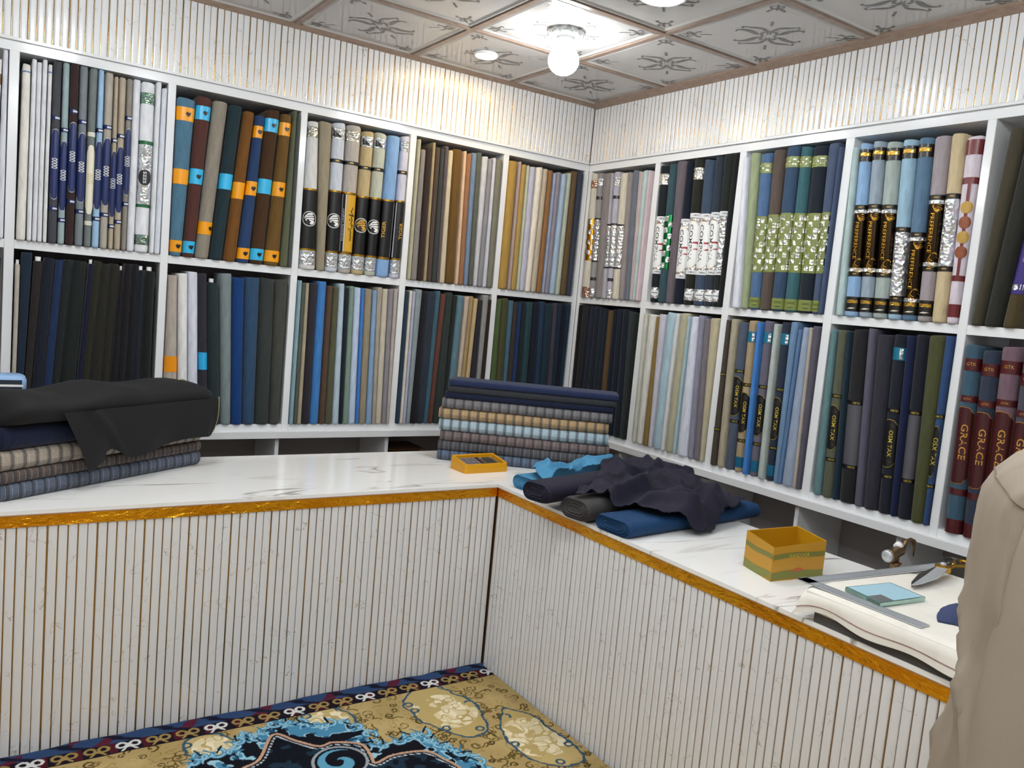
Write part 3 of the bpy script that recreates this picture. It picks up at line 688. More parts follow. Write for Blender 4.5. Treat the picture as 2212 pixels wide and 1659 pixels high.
bay('R', True, 1, (1050, 320, 4.608), (1470, 1530), """
1004 1095 255 924 1005 d8d2c4 ivory checkgold
1096 1152 250 1006 1060 9a9698 grey silver
1152 1242 252 1060 1135 8e8686 warm_grey
1242 1263 250 1135 1180 b4b0bc pale_mauve silver
1263 1322 238 1180 1228 b8b6c8 lavender silver
1322 1399 250 1228 1300 d8d2be cream silver
1399 1450 240 1300 1355 968c8c taupe
1450 1513 222 1355 1415 6c7484 slate_grey
1513 1560 235 1415 1465 c0aeac pinkish_beige
1560 1639 222 1465 1525 b4d0d4 pale_aqua
1639 1668 230 1525 1560 b8b0a4 beige
1668 1710 215 1560 1603 d4bcc4 pale_pink - -.012""")
bay('R', True, 2, (1370, 300, 4.146), (1465, 1505), """
217 301 240 120 188 182226 green_black compna
301 371 225 188 263 34505c dark_teal greencheck
371 457 200 263 325 6a6068 plum_grey
457 520 205 325 414 10182a navy_black compna
520 612 180 414 500 24261e olive_black compna
612 712 185 500 598 3c4e66 slate_blue compna
712 792 160 598 680 2e3844 dark_slate compna
792 886 135 680 772 1e2420 black_green compfoil
886 942 130 772 800 1a1e1c black""")
bay('R', True, 3, (1570, 280, 3.859), (1490, 1530), """
70 180 235 30 96 e0e2f0 bluish_white - -.012
182 267 195 97 160 9aa67e sage
268 371 200 160 250 4e709c steel_blue olivefoil
372 478 170 250 340 5e5048 taupe_brown olivefoil
480 601 142 340 448 36506e navy_blue olivefoil
602 700 140 448 560 386872 teal olivefoil
700 837 135 560 690 1c2632 dark_navy olivefoil
838 978 112 690 812 4a5a78 slate_blue olivefoil
978 1008 140 812 848 46587a slate_blue""")
bay('R', True, 4, (1800, 220, 3.073), (1410, 1485), """
106 166 305 6 53 b2cccc pale_aqua
166 246 275 53 147 8cb4e0 light_blue ornate
247 336 262 147 238 98aaba grey_blue ornate
337 443 265 238 338 a6b4b0 pale_grey-green ornate
444 549 250 338 432 98c0d8 light_cyan ornsilver
549 656 238 432 535 5a7c9c steel_blue ornate
657 768 228 535 630 a49aa0 mauve_grey ornate
769 874 210 630 730 d0bc92 cream ornsilver
875 1000 230 732 840 dcd0dc pinkish_white maroon""")
bay('R', True, 5, (0, 0, 1), (700, 715), """
2180 2215 275 2093 2117 45402f dark_olive
2217 2262 270 2118 2154 2c2c26 olive_black
2264 2312 268 2156 2192 4f4426 olive_brown purple""")
bay('L', False, 6, (0, 0, 1), (790, 790), """
-20 4 556 -38 -13 1e1c3a indigo""")
bay('L', False, 5, (0, 520, 4.879), (1340, 1400), """
130 220 190 65 150 c2b8ac beige core
224 347 125 151 262 1c2e42 dark_teal
352 462 160 264 352 2e2828 dark_brown core
463 588 185 352 474 1c2232 dark_navy
588 676 205 475 572 1d3560 navy_blue
677 768 200 573 640 20282a green_black
770 930 215 641 815 1f2625 dark_green
931 998 190 816 884 171b38 deep_navy core
999 1078 215 885 950 2d2d20 dark_olive
1079 1163 245 951 1069 282820 dark_olive
1164 1268 245 1070 1165 2a281e olive_brown
1268 1315 260 1166 1240 18161c black core
1315 1394 245 1240 1320 1c181e plum_black
1394 1464 250 1320 1400 171820 blue_black
1464 1534 260 1400 1480 1c2430 dark_slate core
1535 1652 270 1481 1598 1b2120 green_black core""")
bay('L', False, 4, (330, 560, 4.147), (1490, 1500), """
118 230 145 62 224 b8aca0 beige orange1
230 320 130 226 318 ececec white
320 411 115 319 410 dcdff0 lavender_white
412 494 130 412 500 322e3c dark_plum cyan1
495 608 170 502 612 26363a dark_green core
609 719 130 613 705 7c8c8e grey_green
720 832 168 706 805 0c3f84 royal_blue
833 972 165 806 918 2e4e70 steel_navy
973 1105 175 919 1048 363d3c charcoal_green
1106 1222 185 1049 1135 454842 olive_charcoal""")
bay('L', False, 3, (600, 580, 4.366), (1475, 1465), """
178 208 112 76 129 86acb8 light_teal
209 276 135 130 182 565c50 olive_grey
277 303 140 183 223 aca084 beige
304 387 140 224 303 302c36 dark_plum
388 474 125 304 389 3a80cc bright_blue
475 529 165 390 445 5c4434 brown
530 583 175 446 516 58583e olive
584 639 145 517 580 b4cadc pale_blue
640 681 185 581 613 182634 navy_black
682 729 170 614 669 7c9888 sage_green
730 797 182 670 738 bcd0ec pale_blue
798 826 188 739 767 3c80d4 bright_blue
827 901 195 768 834 9c8e74 tan
902 943 210 835 889 84a8d0 light_blue
944 993 180 890 923 aca092 taupe
994 1050 195 924 982 ccc2ae cream
1051 1101 200 983 1043 908a92 mauve_grey
1102 1140 195 1044 1066 b8aca4 beige""")
bay('L', False, 2, (840, 600, 4.610), (1440, 1440), """
166 199 135 52 89 263e54 navy_teal
200 234 130 90 129 e2d4c6 cream
235 273 138 130 173 b0b4cc lavender_blue
274 343 120 174 215 8c9aa0 grey
344 384 135 216 283 1c1a20 plum_black
385 476 140 284 349 2c3646 dark_slate
477 525 135 350 393 3c6478 steel_teal
526 579 165 394 440 6a3c30 rust_brown
580 648 150 441 545 2e3a38 dark_green
649 690 180 546 560 202c2a green_black
691 764 180 561 645 5c8090 steel_blue
765 811 190 646 680 c4b09c pinkish_beige
812 854 188 681 722 a88c5c tan_gold
855 899 210 723 765 c4a878 beige
900 946 225 766 840 2c2a34 charcoal_plum
947 1007 170 841 878 92908f grey
1008 1032 220 879 922 32241e dark_brown""")
bay('L', False, 1, (840, 600, 4.610), (1050, 1050), """
1077 1134 215 1007 1069 4a6034 green
1135 1204 210 1070 1144 4a4a28 olive
1205 1251 230 1145 1179 446c82 steel_blue
1252 1297 245 1180 1230 3a3430 dark_brown
1298 1334 250 1231 1269 1c386c royal_navy
1335 1377 240 1270 1319 1e262c dark_slate
1378 1451 245 1320 1384 24464e dark_teal
1452 1514 250 1385 1459 161e2e deep_navy
1515 1567 240 1460 1504 203a58 navy
1568 1651 260 1505 1589 1c3444 teal_navy
1652 1694 255 1590 1634 40404e plum_grey
1695 1734 258 1635 1664 1c2e46 navy
1735 1784 262 1665 1704 121a2e dark_navy
1785 1826 265 1705 1742 1a3048 navy""")
bay('R', False, 1, (1210, 630, 4.149), (880, 880), """
160 196 120 90 122 14141a black
197 231 130 123 151 2a2626 dark_brown
232 266 130 152 186 181e2e dark_navy
267 301 132 187 226 202638 navy
302 346 135 227 280 1a222e blue_black
347 386 150 281 320 1a2834 teal_black
387 420 165 321 355 1a202c blue_black
421 467 168 356 400 604628 ochre_brown
468 506 160 401 441 141c2a dark_navy
507 550 160 442 489 162030 navy
551 609 160 490 556 161f2c blue_black
610 653 180 557 599 2e3638 grey_green
654 702 195 600 640 1c2420 green_black""")
bay('R', False, 2, (1210, 630, 4.149), (1335, 1510), """
742 780 200 637 665 c6c6b8 pale_grey
781 854 205 666 725 dcdad2 ivory
855 881 225 726 778 8c7038 gold_brown
882 942 205 779 808 c8c6d6 pale_lavender
943 1030 190 809 888 aac8d8 pale_blue
1031 1064 195 889 920 dadcdc white
1065 1148 195 921 1000 b8b294 khaki_cream
1149 1163 225 1001 1022 a8c4ce light_aqua
1164 1231 225 1023 1125 dadef0 white
1232 1284 215 1126 1180 8e8ca0 mauve_grey
1285 1341 245 1181 1239 7c747c taupe_mauve
1342 1416 240 1240 1288 c0b594 beige""")
bay('R', False, 3, (1510, 660, 3.859), (1320, 1545), """
197 258 120 77 133 4c4038 dark_brown osmband
259 316 112 134 191 b0a68c beige
317 400 140 192 272 505c70 slate osm .006
401 478 128 273 346 b09874 tan osmteal .006
479 523 138 347 391 3f86dc bright_blue - -.008
524 615 130 392 473 6a6678 mauve_grey osmteal .006
616 668 155 474 530 b6c2bc pale_sage - -.008
669 761 140 531 604 2a3648 dark_navy osmteal .006
762 822 125 605 655 6c90b8 light_steel
823 855 205 656 672 5c80b0 steel_blue
856 928 185 673 784 98aac4 pale_blue
929 946 185 785 803 b8aca0 beige
947 1022 175 804 862 5c5868 mauve_grey""")
bay('R', False, 4, (1730, 680, 3.457), (1330, 1575), """
218 263 110 78 136 628a90 light_teal
264 337 115 138 224 5c604e olive_grey osm
338 371 125 225 259 1c3448 dark_teal
372 496 110 260 384 222226 black osmband
497 554 95 385 443 5c5a6e mauve
555 677 150 444 550 30303c dark_slate
678 784 150 551 654 1e2230 dark_navy osmteal
785 847 155 655 700 14204a deep_navy
848 940 150 701 795 20222f dark_navy osmband
941 1074 155 796 914 4c4f2c olive_green
1075 1152 160 915 972 2c4c80 blue osm""")
bay('R', False, 5, (1980, 700, 3.319), (1500, 1640), """
322 455 150 172 300 3c5c72 steel_blue grace
456 588 190 302 422 323c50 slate grace
590 742 165 424 560 7a5e6c dusty_pink grace
744 872 260 562 682 4c4c5c grey grace""")

# ------------------------------------------------------------------ rug
def px_floor(pts, z=.012): return [tuple(onp(x, y, 2, z)[:2]) for x, y in pts]
def seg_dist(X, Y, pts):
    d = np.full(X.shape, 9.)
    for (ax, ay), (bx, by) in zip(pts, pts[1:]):
        vx, vy = bx - ax, by - ay; L = vx * vx + vy * vy + 1e-12
        t = np.clip(((X - ax) * vx + (Y - ay) * vy) / L, 0, 1); d = np.minimum(d, np.hypot(X - ax - t * vx, Y - ay - t * vy))
    return d
def inside(X, Y, pts):
    r = np.zeros(X.shape, bool); n = len(pts)
    for i in range(n):
        (x1, y1), (x2, y2) = pts[i], pts[(i + 1) % n]
        r ^= ((y1 > Y) != (y2 > Y)) & (X < (x2 - x1) * (Y - y1) / (y2 - y1 + 1e-12) + x1)
    return r
def smoothc(pts, n=6, closed=False):
    p = np.array(pts, float); N_ = len(p); out = []
    for i in range(N_ if closed else N_ - 1):
        a, b, c, d = (p[(i + k_) % N_] if closed else p[min(max(i + k_, 0), N_ - 1)] for k_ in (-1, 0, 1, 2))
        for t in np.linspace(0, 1, n, endpoint=False):
            out.append(tuple(.5 * (2 * b + (c - a) * t + (2 * a - 5 * b + 4 * c - d) * t * t + (3 * b - a - 3 * c + d) * t ** 3)))
    out.append(tuple(p[0] if closed else p[-1])); return out
def rug_colours(X, Y):
    C_ = np.zeros(X.shape + (3,)); 
    def put(m, h, a=1.):
        c = np.array(lin(h)); m = (m.astype(float) if m.dtype == bool else np.clip(m, 0, 1))[..., None] * a; C_[:] = C_ * (1 - m) + c * m
    C_[:] = lin('b59c6c'); put(.5 + .5 * fbm(X * 6, Y * 6, 3, 3), 'a08a54', .7); put(np.clip(fbm(X * 9, Y * 9, 2, 31), 0, 1), 'c4ae78', .5)
    gx, gy = X[0], Y[:, 0]; fine = len(gx) > 400; rr_ = random.Random(5)
    def stroke(pts, wid, h):
        if not fine: return
        p = np.array(pts); i0, i1 = np.searchsorted(gx, [p[:, 0].min() - wid, p[:, 0].max() + wid]); j0, j1 = np.searchsorted(gy, [p[:, 1].min() - wid, p[:, 1].max() + wid])
        if i1 <= i0 or j1 <= j0: return
        sl = (slice(j0, j1), slice(i0, i1)); m_ = seg_dist(X[sl], Y[sl], pts) < wid; C_[sl][m_] = lin(h)
    def curl(cx, cy, r, a, sg=1, turns=1.35, n=14): return [(cx + r * (1 - .75 * q) * math.cos(a + sg * q * turns * 2 * PI), cy + r * (1 - .75 * q) * math.sin(a + sg * q * turns * 2 * PI)) for q in np.linspace(0, 1, n)]
    # olive scroll filling
    n1 = fbm(X * 17 + .9 * fbm(X * 26, Y * 26, 2, 9), Y * 17, 2, 5); m = (np.abs(n1) < .05) & (fbm(X * 40, Y * 40, 1, 8) > .1); put(m, '6a5a30', .8)
    for q in range(620):
        cx, cy, r_, a_ = rr_.uniform(-3.1, -1.14), rr_.uniform(-1.95, -1.15), rr_.uniform(.011, .026), rr_.uniform(0, 6.3)
        stroke(curl(cx, cy, r_, a_, rr_.choice((-1, 1)), rr_.uniform(.6, 1.3)), rr_.uniform(.002, .004), rr_.choice(('5a4a22', '6a5830', '4e3f1e')))
        if q % 3 == 0: stroke([(cx + r_ * math.cos(a_), cy + r_ * math.sin(a_)), (cx + r_ * 1.6 * math.cos(a_ + .5), cy + r_ * 1.6 * math.sin(a_ + .5)), (cx + r_ * 2.4 * math.cos(a_ + .5), cy + r_ * 2.4 * math.sin(a_ + .5))], .003, '5e4d24')
    n1b = vnoise(X * 34, Y * 34, 15); put((np.abs(n1b - .3) < .04), '7a683c', .6)
    # cartouches with cream flowers and blue outlines
    cart = [[(870, 1520), (893, 1492), (940, 1482), (985, 1500), (1020, 1515), (1045, 1550), (1050, 1580), (1010, 1592), (965, 1580), (915, 1560), (885, 1535)],
            [(1085, 1540), (1095, 1530), (1150, 1545), (1190, 1575), (1240, 1610), (1262, 1640), (1220, 1655), (1160, 1645), (1105, 1610), (1082, 1570)],
            [(655, 1545), (680, 1530), (720, 1530), (760, 1545), (775, 1580), (740, 1590), (690, 1588), (660, 1570)],
            [(395, 1610), (420, 1590), (470, 1585), (505, 1600), (520, 1625), (470, 1640), (420, 1640)]]
    for q, c in enumerate(cart):
        P = px_floor(c); cx, cy = np.mean(P, 0); ins = inside(X, Y, P); put(ins, 'b8a26a'); put(ins & (fbm(X * 7, Y * 7, 2, 40 + q) > .1), 'c2ac76', .6)
        rr = max(np.hypot(*(np.array(P) - (cx, cy)).T)); r2 = np.hypot(X - cx, Y - cy)
        fl_ = ins & (r2 < rr * .62) & (np.abs(vnoise(X * 38, Y * 38, 60 + q)) > .16) & (fbm(X * 16, Y * 16, 2, 70 + q) > -.35); put(fl_, 'd9cba4'); put(fl_ & (fbm(X * 50, Y * 50, 1, 80) > .2), 'e8dcbc')
        loop = smoothc(P, 6, True); d = seg_dist(X + .006 * vnoise(X * 45, Y * 45, 4), Y + .006 * vnoise(X * 45, Y * 45, 6), loop); put(d < .0045, '35566e')
        for (ax, ay) in P[::2]:
            d2 = np.abs(np.hypot(X - ax - (cx - ax) * .14, Y - ay - (cy - ay) * .14) - .014); put((d2 < .0045) & (np.arctan2(Y - ay, X - ax) > -1.4), '35566e')
    # dark medallion
    med = px_floor([(405, 1700), (412, 1655), (445, 1630), (500, 1625), (520, 1590), (560, 1592), (590, 1563), (640, 1560), (690, 1565), (740, 1560), (790, 1580), (812, 1610), (860, 1600), (905, 1582), (935, 1600), (965, 1615), (1010, 1630), (1040, 1650), (1060, 1690), (1030, 1760), (700, 1850), (450, 1800)])
    Wx, Wy = X + .012 * vnoise(X * 28, Y * 28, 11), Y + .012 * vnoise(X * 28, Y * 28, 12)
    ins = inside(Wx, Wy, smoothc(med, 5, True)); put(ins, '12141c')
    nb = fbm(X * 20, Y * 20, 2, 20); dm = seg_dist(Wx, Wy, smoothc(med, 5, True))
    leaf = ins & (dm < .085) & (nb > -.12); put(leaf, '4a87a8'); put(leaf & (np.abs(nb) < .1), '9cc4d4'); put(leaf & (fbm(X * 45, Y * 45, 1, 22) > .35), '244a68')
    ml = smoothc(med, 5, True)
    for q, (ax, ay) in enumerate(ml[::3]):
        r_ = rr_.uniform(.02, .034); a_ = rr_.uniform(0, 6.3); stroke(curl(ax, ay, r_, a_, 1 if q % 2 else -1, .9), .0085, '5090b2'); stroke(curl(ax, ay, r_ * 1.05, a_, 1 if q % 2 else -1, .9), .0022, 'a8ccd8')
        for w_ in range(3): stroke([(ax, ay), (ax + r_ * 1.5 * math.cos(a_ + w_ * 1.3), ay + r_ * 1.5 * math.sin(a_ + w_ * 1.3))], .0035, ('12141c', '3c7896', '8ab8cc')[w_])
    core = px_floor([(470, 1700), (520, 1662), (560, 1640), (590, 1586), (640, 1600), (690, 1612), (720, 1603), (780, 1607), (800, 1630), (812, 1648), (850, 1630), (920, 1622), (960, 1640), (1000, 1665), (1020, 1720), (700, 1830)])
    ins2 = inside(X, Y, core); put(ins2, '10131d'); put(ins2 & (fbm(X * 30, Y * 30, 2, 25) > .35), '1d3040')
    loop = smoothc(core, 5, True); d = seg_dist(X, Y, loop); put(d < .0055, 'c09a80'); put(ins2 & (d > .012) & (d < .02) & (np.sin((X + Y * .7) * 330) > -.2), 'b9c2c8')
    (sx, sy), = px_floor([(735, 1645)]); r = np.hypot(X - sx, Y - sy); th = np.arctan2(Y - sy, X - sx)
    put((r < .085) & ins2, '12141c'); put((r < .075) & (np.sin(th + r * 75) > .1) & (r > .012), '5c9cba'); put((np.abs(r - .09) < .005) & ins2, '98a0a6')
    # border along the counter: blue wave, dark band, bow motifs
    t = (YC - .012) - Y; put(t < .012, '24364e')
    put(t < .105, '1c1420'); put((t < .105) & (t > .04) & (np.sin(X * 62) > .72), '4c1a24')
    put(t < .045, '33496e'); put((t < .045) & (np.sin(X * 48 + 60 * t) + .8 * np.sin(X * 23) > .9), '5a2438'); put((t < .045) & (np.sin(X * 40 - 90 * t) > .7), '1c1e30')
    wx = [px_floor([q])[0][0] for q in ((466, 1568), (653, 1528), (794, 1500), (922, 1469))]; pitch = (wx[-1] - wx[0]) / 9
    for k_ in range(-12, 16):
        cx = wx[0] + pitch * k_; cy = YC - .012 - .075; col = 'd8d8d6' if k_ % 3 == 0 else '9c8450'
        for sg in (-1, 1):
            put(np.abs(np.hypot((X - cx - sg * .020) / 1., (Y - cy - .006)) - .015) < .0048, col)
            put(seg_dist(X, Y, [(cx, cy), (cx + sg * .022, cy - .028)]) < .004, col)
        put(np.hypot(X - cx, Y - cy + .004) < .008, col)
    put((t > .105) & (t < .112), '171318')
    return C_
rg = empty('patterned_rug', (-2.3, -2.6, 0)); tag(rg, 'tan and navy floral carpet with dark border of white and gold bows', 'rug')
def pile(x0, x1, y0, y1, step, name, fine):
    xs = np.arange(x0, x1 + 1e-6, step); ys = np.arange(y0, y1 + 1e-6, step); X, Y = np.meshgrid(xs, ys)
    Z = .012 + .0012 * vnoise(X * 9, Y * 9, 2) if fine else .012 + 0 * X
    Z = np.where(Y > YC - .03, .014 + .004 * (1 + vnoise(X * 14, Y * 3, 3)), Z) if fine else Z
    nx, ny = len(xs), len(ys); V = np.stack([X + 2.3, Y + 2.6, Z], -1).reshape(-1, 3)
    idx = np.arange(nx * ny).reshape(ny, nx); q = np.stack([idx[:-1, :-1], idx[:-1, 1:], idx[1:, 1:], idx[1:, :-1]], -1).reshape(-1, 4)
    me = bpy.data.meshes.new(name); me.vertices.add(len(V)); me.vertices.foreach_set('co', V.ravel()); me.loops.add(q.size); me.loops.foreach_set('vertex_index', q.ravel())
    me.polygons.add(len(q)); me.polygons.foreach_set('loop_start', np.arange(0, q.size, 4)); me.update(); me.validate()
    ca = me.color_attributes.new('pile', 'FLOAT_COLOR', 'POINT'); c = rug_colours(X, Y).reshape(-1, 3); ca.data.foreach_set('color', np.concatenate([c, np.ones((len(c), 1))], 1).ravel())
    return mk(name, me, 'rug_pile', rg, True)
pile(-3.25, XC - .014, -2.05, YC - .014, .003, 'pile', True)
pile(-3.25, XC - .014, -4.25, -2.05, .02, 'pile_rest', False)
MB().box(-3.25 + 2.3, XC - .014 + 2.3, -4.25 + 2.6, YC - .014 + 2.6, .0005, .0105).build('rug_backing', 'dark_board', rg)

# ------------------------------------------------------------------ bolts lying on the counters
def stadium(w, th, n=7, k_=.36):
    r = th * k_; P = []
    for i in range(n): a = -PI / 2 + PI * i / (n - 1); P.append((w - r + r * math.cos(a), (r if a < 0 else th - r) + r * math.sin(a)))
    P.insert(0, (w * .5, 0)); P.append((w * .5, th))
    for i in range(n): a = PI / 2 + PI * i / (n - 1); P.append((r + r * math.cos(a), (th - r if a < PI else r) + r * math.sin(a)))
    return P
def flat_bolt(x, y, z, ang, L, w, th, color, mat, label, group, fat=0., tiltx=0.):
    """x,y,z: front left bottom corner; local x along the bolt, y to its back"""
    t = empty('flat_bolt', (x, y, z), ang); tag(t, label, 'cloth bolt', group); t.rotation_euler[1] = tiltx
    sec = stadium(w, th, 9, .36 if mat != 'cloth_soft' else .5); cy, cz = w / 2, th / 2; rings = []
    for i, f in enumerate([0, .012, .05] + list(np.linspace(.12, .88, 8)) + [.95, .988, 1]):
        s_ = .955 if f in (0, 1) else 1; wob = 1 + .02 * math.sin(f * 13 + x * 9)
        rings.append([(f * L, cy + (a - cy) * s_, max(0, cz + (b - cz) * s_ * (wob if b > cz else 1))) for a, b in sec])
    MB().loft(rings, True).build('rolled_cloth', mat, t, True, color)
    for e, sg in ((0, -1), (L, 1)):                                    # the wound layers at both ends
        mb = MB(); R = []
        for s_, d in ((.95, 0.), (.9, .006), (.84, .001), (.76, .006), (.68, .001), (.58, .006), (.46, .001), (.34, .005), (.2, .001)):
            R.append([(e + sg * d, cy + (a - cy) * (.35 + .65 * s_) * (s_ ** .12), cz + (b - cz) * s_) for a, b in sec])
        if sg > 0: R = [list(reversed(r)) for r in R]
        mb.loft(R, True).build('wound_end', mat if mat != 'plaid' else 'fabric', t, False, color)
    return t
a0 = math.radians(-36.6); G = 'bolts stacked in the corner of the counter'
zz = ZW; off = [0, .0, .006, -.004, -.008, .004, .012, .024, .03]
lay = [('5a6c86', 'plaid', .049, 'blue-grey plaid bolt at the bottom of the corner stack'), ('54545a', 'plaid', .045, 'charcoal plaid bolt, second from bottom of the corner stack'),
       ('7a6a68', 'plaid', .047, 'mauve-brown plaid bolt, third from bottom of the corner stack'), ('aec4d0', 'plaid', .057, 'pale blue plaid bolt in the middle of the corner stack'),
       ('b89a70', 'plaid', .05, 'tan plaid bolt in the upper half of the corner stack'), ('7c7a7c', 'plaid', .05, 'grey plaid bolt just below the plain bolts of the corner stack'),
       ('161e38', 'fabric', .028, 'thin dark navy bolt lying on the grey plaid bolt of the corner stack'), ('33363a', 'fabric', .03, 'thin charcoal bolt between two navy bolts of the corner stack'), ('222e50', 'fabric', .03, 'thin navy bolt on top of the corner stack')]
for (c, m_, th, lb), o_ in zip(lay, off):
    L_ = .80 if m_ == 'plaid' else .795
    flat_bolt(-1.151 + o_ * math.cos(a0), -.524 + o_ * math.sin(a0) , zz, a0, L_, .185, th, c, m_, lb, G); zz += th + .0006
a1 = math.atan2(.46, .70); G = 'bolts stacked on the left counter'
zz = ZW; bx0, by0 = -2.93, -.925
for c, m_, th, lb, s0, w_ in (('5c6678', 'plaid', .056, 'blue-grey plaid bolt at the bottom of the left counter stack', 0, .19), ('5e5048', 'plaid', .04, 'dark brown plaid bolt, second in the left counter stack', -.02, .19),
                         ('a89c8e', 'plaid', .066, 'beige plaid bolt under the navy bolt of the left stack', -.03, .19), ('151c36', 'fabric', .074, 'dark navy bolt under the black cloth of the left stack', -.01, .19)):
    flat_bolt(bx0 + s0 * math.cos(a1), by0 + s0 * math.sin(a1), zz, a1, .84 - s0, w_, th, c, m_, lb, G); zz += th + .0006
ZBK = zz
bk = empty('black_cloth', (bx0, by0, zz), a1); tag(bk, 'black cloth roll with a hanging flap on top of the left stack', 'cloth')
rings = []
for f in np.linspace(0, 1, 22):
    e = min(1, math.sqrt(max(0., 1 - abs(2 * f - 1) ** 8)) + .15); hgt = (.092 + .018 * math.sin(f * 3.1) + .008 * math.sin(f * 17)) * e; r = []
    for k_ in range(22):
        a = 2 * PI * k_ / 22; ca, sa = math.cos(a), math.sin(a); n_ = .006 * float(vnoise(f * 9 + 3, a * 1.3, 4))
        yy = .10 + (.145 + n_) * e * math.copysign(abs(ca) ** .65, ca); z_ = hgt / 2 + hgt / 2 * math.copysign(abs(sa) ** .75, sa) + (n_ if sa > 0 else 0)
        r.append((-.03 + f * .93, yy, max(0, z_)))
    rings.append(r)
MB().loft(rings).build('rolled_cloth', 'cloth_soft', bk, True, '18181b')
P = []
for f in np.linspace(0, 1, 26):
    row = []
    for g in np.linspace(0, 1, 44):
        x = .16 + .70 * g + .09 * f * (1 - g) ** 2; bot = .150 + .03 * math.sin(g * 5 + .4) + (.05 * math.exp(-((g - .0) / .1) ** 2)) - .04 * (g > .16) * math.exp(-((g - .2) / .08) ** 2) + .035 * g
        z_ = .045 - f * bot; y_ = -.052 - .012 * math.sin(f * 2.5) - .012 * math.exp(-((g - .15 - .12 * f) / .035) ** 2) - .009 * f * math.sin(g * 14 + f * 2) + .03 * f * f * (g > .95)
        row.append((x, y_, z_))
    P.append(row)
MB().grid(P).build('hanging_flap', 'cloth_soft', bk, True, '151518')
for dy, c in ((-.006, 'b9bd7a'), (.05, '39466e')):
    MB().tube([(.865 + .012 * math.sin(q * 3), -.05 + dy + .02 * q, .05 - .15 * q) for q in np.linspace(0, 1, 10)], .0015, 6).build('selvage', 'paint', bk, True, c)
MB().tube([(.72 + .16 * q, .02 + .1 * q, .118 - .045 * q * q) for q in np.linspace(0, 1, 10)], .002, 6).build('selvage', 'paint', bk, True, 'b9bd7a')
# pale blue plastic case on the black cloth
p_ = onp(20, 826, 1, -.42)
t = empty('plastic_case', (p_[0] - .03, -.42, p_[2] - .035)); tag(t, 'pale blue plastic case with dark inset at the left photo edge', 'case')
sec = lambda s_, z: [(s_ * .085 * math.copysign(abs(math.cos(a)) ** .5, math.cos(a)), s_ * .05 * math.copysign(abs(math.sin(a)) ** .5, math.sin(a)), z) for a in np.linspace(0, 2 * PI, 24, endpoint=False)]
MB().loft([sec(.9, 0), sec(1, .008), sec(1, .045), sec(.93, .06), sec(.8, .066)]).build('body', 'paint', t, True, '8fb4e0')
MB().bbox(-.06, .068, -.0525, -.045, .012, .05, .003).build('inset', 'paint', t, False, '2c3442')
MB().bbox(-.075, .072, -.0545, -.0525, .026, .034, .001).build('white_bar', 'white_plastic', t)

# ------------------------------------------------------------------ bolts and loose cloth on the right counter
G = 'bolts lying across the right counter'
def lying(ex, ey, z, ang, L, w, th, c, mat, lb):
    a = math.radians(ang); return flat_bolt(ex + math.sin(a) * w / 2, ey - math.cos(a) * w / 2, z, a, L, w, th, c, mat, lb, G)
lying(-1.075, -1.165, ZW, 8, .56, .17, .06, '3f7fa6', 'cloth_soft', 'bright blue bolt under loose blue cloth on the right counter')
lying(-1.245, -1.475, .858, 13, .93, .14, .075, '1f1e30', 'cloth_soft', 'dark indigo bolt jutting over the gold counter edge')
lying(-1.165, -1.615, .822, 10, .86, .145, .08, '3e3c3d', 'cloth_soft', 'charcoal grey bolt with layered end on the right counter')
lying(-1.125, -1.785, ZW, 6, .78, .175, .058, '123a62', 'cloth_soft', 'deep blue bolt lying flat under the loose indigo cloth')
BASES = [((-1.075, -1.165), 8, .56, .17, .876), ((-1.245, -1.475), 13, .93, .14, .934), ((-1.165, -1.615), 10, .86, .145, .903), ((-1.125, -1.785), 6, .78, .175, .875)]
def under(X, Y, grow=.0):
    Z = np.full(X.shape, ZW)
    for (ex, ey), an, L, w, top in BASES:
        a = math.radians(an); dx, dy = X - ex, Y - ey; u = dx * math.cos(a) + dy * math.sin(a); v_ = -dx * math.sin(a) + dy * math.cos(a)
        h = ZW + (top - ZW) * np.clip((L + .032 + grow - u) / .02, 0, 1) * np.clip((u + grow + .032) / .02, 0, 1) * np.sqrt(np.clip(1 - np.clip((np.abs(v_) - w / 2 - .001 - grow) / .04, 0, 1) ** 2, 0, 1))
        Z = np.maximum(Z, h)
    return Z
def blur(A, n):
    for _ in range(n):
        B = np.pad(A, 1, 'edge'); A = (B[:-2, 1:-1] + B[2:, 1:-1] + B[1:-1, :-2] + B[1:-1, 2:] + 4 * A) / 8
    return A
